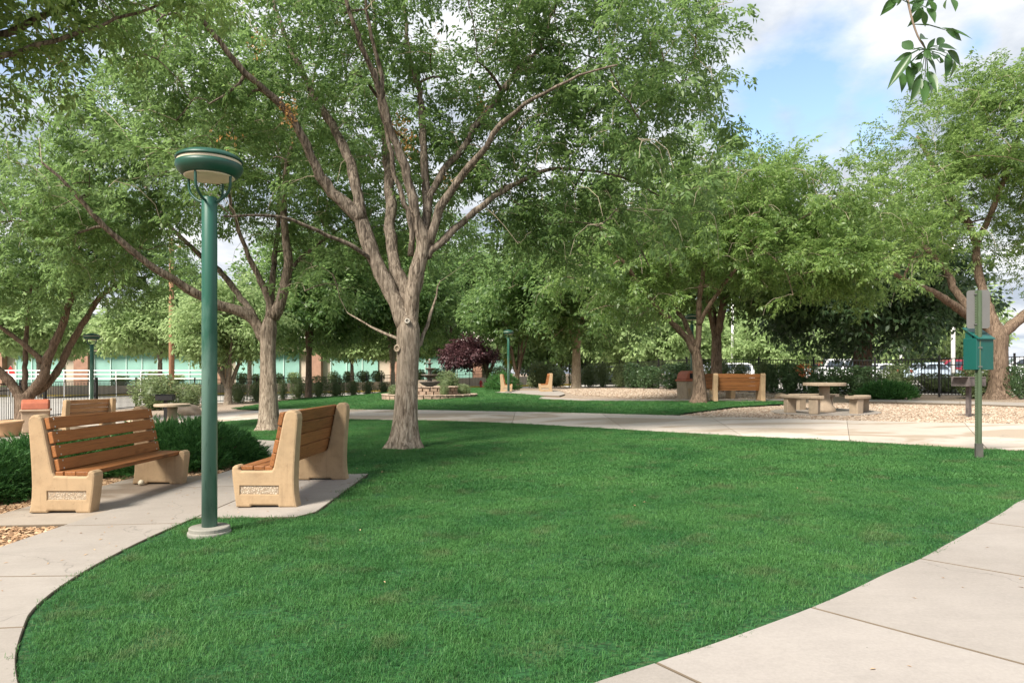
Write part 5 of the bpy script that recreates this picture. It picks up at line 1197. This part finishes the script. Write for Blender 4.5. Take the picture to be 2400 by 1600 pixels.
# dispenser box on the far side
bx = MB().box((0, 0, 0), (.28, .19, .40)).build('bag_box', 'green_box', t, bevel=.004); bx.location = (.035, .115, 1.36-.02); bx.rotation_euler.z = R(28)
mb = MB().add([(-.145, -.115, .185), (.145, -.115, .185), (.145, .10, .33), (-.145, .10, .33), (-.145, -.115, .197), (.145, -.115, .197), (.145, .10, .342), (-.145, .10, .342)], [(0, 1, 2, 3), (4, 5, 6, 7), (0, 1, 5, 4), (1, 2, 6, 5), (2, 3, 7, 6), (3, 0, 4, 7)]); mb.build('lid', 'green_box', bx)
MB().box((0, .03, .235), (.245, .10, .09)).build('hood', 'green_box', bx); MB().lathe([(.008, 0), (.008, .02), (0, .022)], 10).build('lock', 'grey_metal', bx, loc=(.127, .02, -.03)).rotation_euler = (0, R(90), 0)
MB().bar((-.05, -.015, 1.42), (.03, -.015, 1.42), .012).build('bolt', 'grey_metal', t); MB().bar((-.05, -.015, 1.18), (.03, -.015, 1.18), .012).build('bolt', 'grey_metal', t)

def grill(label, x, y, h, rz, mat, s=1.0):
    t = thing('park_grill', label, 'grill', G(x, y), rz)
    MB().box((0, 0, h/2-.1), (.085, .085, h+.2)).build('post', mat, t)
    w_, d_, hh = .58*s, .42*s, .22*s
    MB().box((0, 0, h+.01), (w_, d_, .02)).build('floor', mat, t)
    for nm, c, d in (('side', (-w_/2, 0, h+hh/2), (.012, d_, hh)), ('side', (w_/2, 0, h+hh/2), (.012, d_, hh)), ('back', (0, d_/2, h+hh/2), (w_, .012, hh)), ('front', (0, -d_/2, h+hh*.42), (w_, .012, hh*.78))): MB().box(c, d).build(nm, mat, t)
    for k in range(13): MB().bar((-w_/2+.03+k*(w_-.06)/12, -d_/2-.02, h+hh*.93), (-w_/2+.03+k*(w_-.06)/12, d_/2, h+hh*.93), .011).build('grate_bar', mat, t)
    for k in range(3): MB().box((w_/2+.008, 0, h+.05+k*.045), (.006, d_*.5, .012)).build('vent', 'dark', t)
    MB().box((-w_/2-.08, -.02, h+hh*.95), (.17, d_*.8, .012)).build('shelf', mat, t)
p = P(2270, 975); grill('rusty steel standing grill on a square post in the gravel', p.x, p.y, .70, R(24), 'grill_rust')
p = W(388, 0, 21.5); grill('small black charcoal grill behind the left round table', p.x, p.y, .78, R(10), 'black_metal', .82)
p = W(404, 0, 19.6); t = thing('round_table', 'round concrete table behind the dark juniper', 'table', G(p.x, p.y))
MB().lathe([(.46, .64), (.47, .65), (.47, .70), (.46, .71), (0, .71)], 40).build('table_top', 'cast_pale', t); MB().lathe([(.26, -.03), (.25, .05), (.15, .2), (.12, .45), (.14, .64)], 24).build('pedestal', 'cast_pale', t, True)
def bin_(label, x, y, s, h, rz):
    t = thing('trash_bin', label, 'trash bin', G(x, y), rz)
    MB().box((0, 0, h*.31), (s, s, h*.66), None, 1.08).build('body', 'cast_pale' if h > .95 else 'rock', t, bevel=.02, seg=2)
    MB().box((0, 0, h*.665), (s*1.2, s*1.2, h*.06)).build('rim', 'rock' if h < .95 else 'lid', t, bevel=.012)
    a = s*.55
    lid = MB().prism([(-a, h*.695), (a, h*.695), (a*.82, h*.9), (a*.45, h), (-a*.45, h), (-a*.82, h*.9)], -a*.98, a*.98).build('lid', 'lid', t, bevel=.03, seg=3)
    MB().box((0, -a*.985, h*.82), (a*1.1, .02, h*.17)).build('opening', 'dark', lid)
    return t
bin_('stone coloured trash bin with terracotta lid under the low forking tree', -14.0, 20.7, .62, .94, R(-60))
p = P(1610, 940); bin_('tan trash bin with red brown lid beside the tree at the garden path', p.x+.32, p.y+1.0, .58, 1.0, R(20))
t = thing('planter', 'tan rimmed brown planter by the far end of the curved path', 'planter', G(-13.3, 18.55)); MB().lathe([(.26, 0), (.30, .1), (.34, .36), (.37, .38), (.38, .44), (.34, .45), (.32, .40), (0, .38)], 28).build('pot', 'terracotta', t, True); MB().lathe([(.33, .40), (.0, .42)], 20).build('soil', 'mulch', t)
def boulder(label, x, y, a, b, h, seed):
    r = random.Random(seed); bm = bmesh.new(); bmesh.ops.create_icosphere(bm, subdivisions=3, radius=1)
    ph = [r.uniform(0, 6.28) for _ in range(6)]
    for v in bm.verts:
        c = v.co; k = 1+.12*math.sin(3*c.x+ph[0])+.1*math.sin(4*c.y+ph[1]+c.z*2)+.06*math.sin(7*c.z+5*c.x+ph[2]); v.co = Vector((c.x*a*k, c.y*b*k, max(-.05, c.z*h*k+h*.5)))
    me = bpy.data.meshes.new('boulder'); bm.to_mesh(me); bm.free(); o = add_obj('boulder', me, 'rock', None, True); o.location = G(x, y, -.04); tag(o, label, 'boulder')
p = W(438, 0, 27); boulder('tan boulder in front of the squat clipped shrub', p.x, p.y, .55, .4, .28, 1)
p = W(322, 0, 22.5); boulder('tan boulder on the gravel by the gate', p.x, p.y, .42, .35, .2, 2)
p = W(1832, 0, 24.5); boulder('brown stone peeking out below the hedge behind the garden bench', p.x, p.y, .3, .25, .14, 3)
p = P(339, 1140); st = MB().lathe([(.0, .0), (.03, .012), (.036, .035), (.02, .06), (0, .066)], 12).build('stone', 'cream', None, True); st.location = (-4.25, 8.07, g(-4.25, 8.07)+.031); tag(st, 'small pale round stone at the foot of the slat bench', 'stone')

# ------------------------------------------------------------------ beyond the fence: office, railing, poles, cars
BY = 76.0; bzg = -1.0
bt = thing('office_building', 'low office building with teal window band, brick piers and brown fascia across the street', 'building', (-40, BY, bzg))
def bxz(name, x0, x1, z0, z1, mat, dy=0, dep=.3, parent=bt, bevel=0):
    return MB().box(((x0+x1)/2+40, dy+dep/2, (z0+z1)/2), (x1-x0, dep, z1-z0)).build(name, mat, parent, bevel=bevel)
X0, X1 = -92., -1.0; s = FPX/BY
wz = lambda v: EYE-(v-HV)/s-bzg
bxz('wall', X0, X1, -.3, wz(803), 'fascia_pale', .5, 14)
for a, b, dy, m in ((wz(823.5), wz(818), -.5, 'fascia'), (wz(818), wz(812.5), -.62, 'fascia_pale'), (wz(812.5), wz(807), -.74, 'fascia'), (wz(807), wz(802), -.86, 'fascia_pale')): bxz('fascia_board', X0-.5, X1+.5, a+.01, b-.01, m, dy, 1.6)
mb = MB().add([(X0+39, -1.1, wz(802)), (X1+41, -1.1, wz(802)), (X1+35, 7, wz(802)+2.6), (X0+45, 7, wz(802)+2.6), (X1+41, 15, wz(802)), (X0+39, 15, wz(802))], [(0, 1, 2, 3), (3, 2, 4, 5), (0, 3, 5), (1, 4, 2)]); mb.build('roof', 'roof', bt)
piers = [(-30, 10), (177, 210), (513, 527), (726, 754), (915, 940), (1110, 1130)]
px2x = lambda u: (u-1200)/s
for a, b in piers+[(-560, -530), (-330, -300)]: bxz('brick_pier', px2x(a), px2x(b), -.3, wz(823.5)-.02, 'brick', -.35, .8)
u = -780.
pane_w = 37.0
while u < 1176:
    a, b = u, u+pane_w
    if not any(a < q and b > p for p, q in piers+[(-560, -530), (-330, -300)]):
        w_ = bxz('window', px2x(a)+.03, px2x(b)-.03, .35, wz(824), 'pane', .3, .15)
        o = bxz('frame', px2x(a)-.05, px2x(a)+.05, .35, wz(824), 'mullion', .22, .1, bt)
    u += pane_w
bxz('sill', X0, X1, .12, .34, 'fascia_pale', .2, .4)
rl = thing('railing', 'white pipe railing along the ramp across the street', 'railing', G(-30, 47)); rb = Vector(rl.location)
rp = [W(u, 0, 47.0) for u in (-80, 20, 85, 150, 210, 272, 330, 400, 478)]
for p in rp: MB().tube([G(p.x, p.y, -.05)-rb, Vector((p.x, p.y, EYE-(868-HV)/FPX*47))-rb], .03, 8).build('post', 'white_paint', rl)
for v in (868, 877, 887): MB().tube([Vector((rp[0].x, 47, EYE-(v-HV)/FPX*47))-rb, Vector((rp[-1].x, 47, EYE-(v-HV)/FPX*47))-rb], .03, 8).build('rail', 'white_paint', rl)
lw = thing('retaining_wall', 'low pale retaining wall below the lime bushes across the street', 'wall', G(-30, 66.2)); lb = Vector(lw.location)
for i in range(18): MB().bar(G(-90+i*5.3, 66.25, .42)-lb, G(-90+i*5.3+5.28, 66.25, .42)-lb, .3, .98).build('wall_panel', 'fascia_pale', lw)
ks = thing('painted_kerb', 'yellow painted kerb along the verge across the street', 'kerb', G(-30, 65.6)); kb = Vector(ks.location)
for i in range(12):
    x = -66+i*6; MB().bar(G(x, 65.6, .05)-kb, G(x+5.96, 65.6, .05)-kb, .25, .16).build('kerb_stone', 'yellow', ks)
def pole(label, u, vt, Y, r, mat, nm='utility_pole', cat='pole', arms=True):
    x = (u-1200)/FPX*Y; t = thing(nm, label, cat, G(x, Y)); top = EYE-(vt-HV)/FPX*Y-g(x, Y)
    MB().tube([(0, 0, -.1), (0, 0, top*.5), (0, 0, top)], [r, r*.95, r*.85], 12).build('shaft', mat, t, True)
    if mat == 'pole_wood': MB().box((0, 0, top-.5), (1.8, .1, .12)).build('cross_arm', mat, t)
    else: MB().box((.35, 0, top+.02), (.8, .22, .1)).build('lamp_head', 'grey_metal', t); MB().lathe([(r*2.2, -.05), (r*2.2, .5), (r*1.8, .55)], 14).build('base', 'footing', t)
pole('brown wooden utility pole across the street in front of the office', 402, 560, 45.5, .17, 'pole_wood')
pole('orange brown wooden pole beyond the fence behind the pale trunked tree', 1314, 700, 75, .2, 'pole_wood')
pole('thick white light pole in the parking lot by the waste station', 2234, 560, 46, .13, 'white_paint', 'light_pole', 'light pole')
pole('white light pole in the lot beside the shady tree', 2112, 600, 58, .12, 'white_paint', 'light_pole', 'light pole')
pole('thin white light pole in the lot above the hedge behind the benches', 1717, 640, 62, .12, 'white_paint', 'light_pole', 'light pole')
x = W(25, 0, 50).x; t = thing('street_sign', 'red and white warning sign on a post across the street', 'sign', G(x, 50)); MB().tube([(0, .03, -.05), (0, .03, 2.6)], .035, 8).build('post', 'white_paint', t)
MB().prism([(-.35, 2.0), (.35, 2.0), (0, 2.6)], -.02, .0).build('red_panel', 'car_red', t); MB().prism([(-.32, 1.35), (.32, 1.35), (.32, 1.95), (-.32, 1.95)], -.02, 0).build('white_panel', 'white_paint', t)

def vehicle(label, kind, x, y, rz, mat, cat='car'):
    t = thing('parked_car', label, cat, G(x, y, -.01), rz, None)
    P_ = {'sedan': ([(-2.25, .35), (-2.2, .70), (-2.0, .92), (-1.45, .98), (-.85, 1.40), (-.3, 1.46), (.35, 1.44), (1.05, 1.02), (1.9, .88), (2.2, .66), (2.25, .35)], [(-1.32, .98), (-.82, 1.36), (.32, 1.38), (.92, 1.0)], 4.5),
          'suv': ([(-2.3, .4), (-2.3, .85), (-2.25, 1.1), (-2.05, 1.62), (-1.7, 1.74), (.1, 1.74), (.5, 1.66), (1.15, 1.14), (2.1, 1.02), (2.32, .8), (2.34, .4)], [(-2.0, 1.12), (-1.86, 1.60), (.36, 1.62), (.98, 1.14)], 4.6),
          'box': ([(-2.05, .5), (-2.05, 1.15), (-2.02, 1.82), (-1.9, 1.88), (.35, 1.86), (.48, 1.80), (.72, 1.22), (1.95, 1.14), (2.0, 1.0), (2.02, .5)], [(-1.92, 1.22), (-1.90, 1.74), (.36, 1.74), (.60, 1.22)], 4.1)}[kind]
    prof, win, L = P_; hw = .88
    n = len(prof); mb = MB(); V = []
    rings = [(-hw, .93), (-hw+.08, 1), (hw-.08, 1), (hw, .93)]
    for yy, k in rings:
        for a, z in prof: zc = .65; V.append((a*(.985 if k < 1 else 1), yy*(1-.13*max(0, (z-1.0)/.8)), zc+(z-zc)*(k if z > zc else 1)))
    F = [tuple(range(n)), tuple(3*n+i for i in range(n))[::-1]]
    for q in range(3): F += [(q*n+i, q*n+(i+1) % n, (q+1)*n+(i+1) % n, (q+1)*n+i) for i in range(n)]
    mb.add(V, F).build('body', mat, t)
    for sgn in (-1, 1):
        m = (win[0][0]+win[3][0])/2
        for a, b in ((0, .47), (.53, 1)):
            q = lambda f, lo: win[0][0]+(win[3][0]-win[0][0])*f if lo else win[1][0]+(win[2][0]-win[1][0])*f
            z0, z1 = win[0][1], win[1][1]; w0 = hw*(1-.13*max(0, (z0-1)/.8))+.012; w1 = hw*(1-.13*max(0, (z1-1)/.8))+.012
            MB().add([(q(a, 1), sgn*w0, z0), (q(b, 1), sgn*w0, z0), (q(b, 0), sgn*w1, z1-.03), (q(a, 0), sgn*w1, z1-.03), (q(a, 1), sgn*(w0-.1), z0), (q(b, 1), sgn*(w0-.1), z0), (q(b, 0), sgn*(w1-.1), z1-.03), (q(a, 0), sgn*(w1-.1), z1-.03)], [(0, 1, 2, 3), (4, 5, 6, 7), (0, 1, 5, 4), (1, 2, 6, 5), (2, 3, 7, 6), (3, 0, 4, 7)]).build('side_window', 'glass', t)
    def quad(nm, a, b, off):
        d = Vector((b[0]-a[0], 0, b[1]-a[1])); nn = Vector((-d.z, 0, d.x)).normalized()
        nn = nn if nn.x*off > 0 else -nn
        A_, B_ = Vector((a[0], 0, a[1]))+nn*.012+d*.1, Vector((b[0], 0, b[1]))+nn*.012-d*.08
        MB().add([A_+Vector((0, -.70, 0)), A_+Vector((0, .70, 0)), B_+Vector((0, .64, 0)), B_+Vector((0, -.64, 0))], [(0, 1, 2, 3)]).build(nm, 'glass', t)
    i = [k for k in range(n-1) if prof[k+1][1] < prof[k][1]-.2 and prof[k][1] > 1.3]
    if i: quad('windshield', prof[i[0]+1], prof[i[0]], 1)
    i = [k for k in range(n-1) if prof[k+1][1] > prof[k][1]+.3 and prof[k+1][1] > 1.3]
    if i: quad('rear_window', prof[i[0]], prof[i[0]+1], -1)
    rr = .34 if kind == 'sedan' else .38
    for xx in (-L*.31, L*.31):
        for sgn in (-1, 1):
            mb = MB().lathe([(rr*.55, -.11), (rr*.95, -.11), (rr, -.07), (rr, .07), (rr*.95, .11), (rr*.55, .11)], 20); mb.v = [(a+xx, c+sgn*(hw-.1), b+rr) for a, b, c in mb.v]; w_ = mb.build('wheel', 'tyre', t)
            mb = MB().lathe([(rr*.58, -.115), (rr*.58, .115), (0, .09)], 16); mb.v = [(a+xx, c*sgn+sgn*(hw-.1), b+rr) for a, b, c in mb.v]; mb.build('rim', 'rim', w_)
    for sgn in (-1, 1):
        MB().box((L/2-.06, sgn*.62, .72), (.12, .34, .14)).build('headlight', 'headlight', t, bevel=.02); MB().box((-L/2+.04, sgn*.68, .85), (.10, .24, .16)).build('taillight', 'tail', t, bevel=.02)
        MB().box((.75, sgn*(hw+.07), 1.0 if kind == 'sedan' else 1.15), (.12, .14, .12)).build('mirror', mat, t, bevel=.02)
    if kind == 'box': MB().lathe([(.36, 0), (.36, .2), (.2, .22)], 20).build('spare_wheel', 'tyre', t, loc=(-2.05, 0, 1.0)).rotation_euler = (0, R(-90), 0)
    return t
def cx(u, Y): return (u-1200)/FPX*Y
vehicle('bright red car parked behind the orange blossom hedge', 'suv', cx(1890, 64), 64, R(190), 'car_red')
vehicle('boxy white off road car parked beyond the hedge', 'box', cx(1950, 56), 56, R(165), 'car_white')
vehicle('dark red car parked behind the silver sedan', 'suv', cx(2225, 58), 58, R(175), 'car_maroon')
vehicle('silver blue sedan parked nearest the fence by the low juniper', 'sedan', cx(2180, 52), 52, R(12), 'car_silver')
vehicle('white sedan parked beside the shady tree trunk', 'sedan', cx(2065, 54), 54, R(20), 'car_white')
vehicle('white car parked right of the leaning ash trunk', 'suv', cx(2400, 48), 48, R(160), 'car_white')
vehicle('white car parked beyond the hedge left of the benches', 'suv', cx(1700, 60), 60, R(170), 'car_white')
vehicle('pale silver car parked across the lot behind the hedge', 'sedan', cx(1470, 74), 74, R(5), 'car_silver')
vehicle('white sedan parked behind the left hedge in the lot', 'sedan', cx(1390, 76), 76, R(185), 'car_white')
t = thing('blue_container', 'blue metal container standing across the street behind the far benches', 'container', G(cx(1262, 72), 72)); MB().box((0, 0, .9), (2.2, 1.4, 1.7)).build('box', 'car_blue', t, bevel=.03); MB().box((0, 0, 1.79), (2.3, 1.5, .08)).build('lid', 'car_blue', t)
for k in range(4): MB().box((-.8+k*.53, -.72, .9), (.06, .05, 1.6)).build('rib', 'car_blue', t)
t = thing('yellow_sign', 'yellow sign board across the street near the blue container', 'sign', G(cx(1196, 70), 70)); MB().tube([(0, .04, -.05), (0, .04, 2.6)], .05, 8).build('post', 'grey_metal', t); MB().box((0, 0, 2.3), (1.1, .05, .8)).build('board', 'yellow', t)
t = thing('fire_hydrant', 'small red hydrant on the street side of the back fence', 'hydrant', G(cx(1127, 60), 60)); MB().lathe([(.16, 0), (.16, .05), (.11, .06), (.11, .5), (.14, .52), (.13, .6), (.06, .68), (0, .7)], 16).build('barrel', 'car_red', t, True)
for sgn in (-1, 1): MB().bar((sgn*.08, 0, .42), (sgn*.19, 0, .42), .09).build('outlet', 'car_red', t)
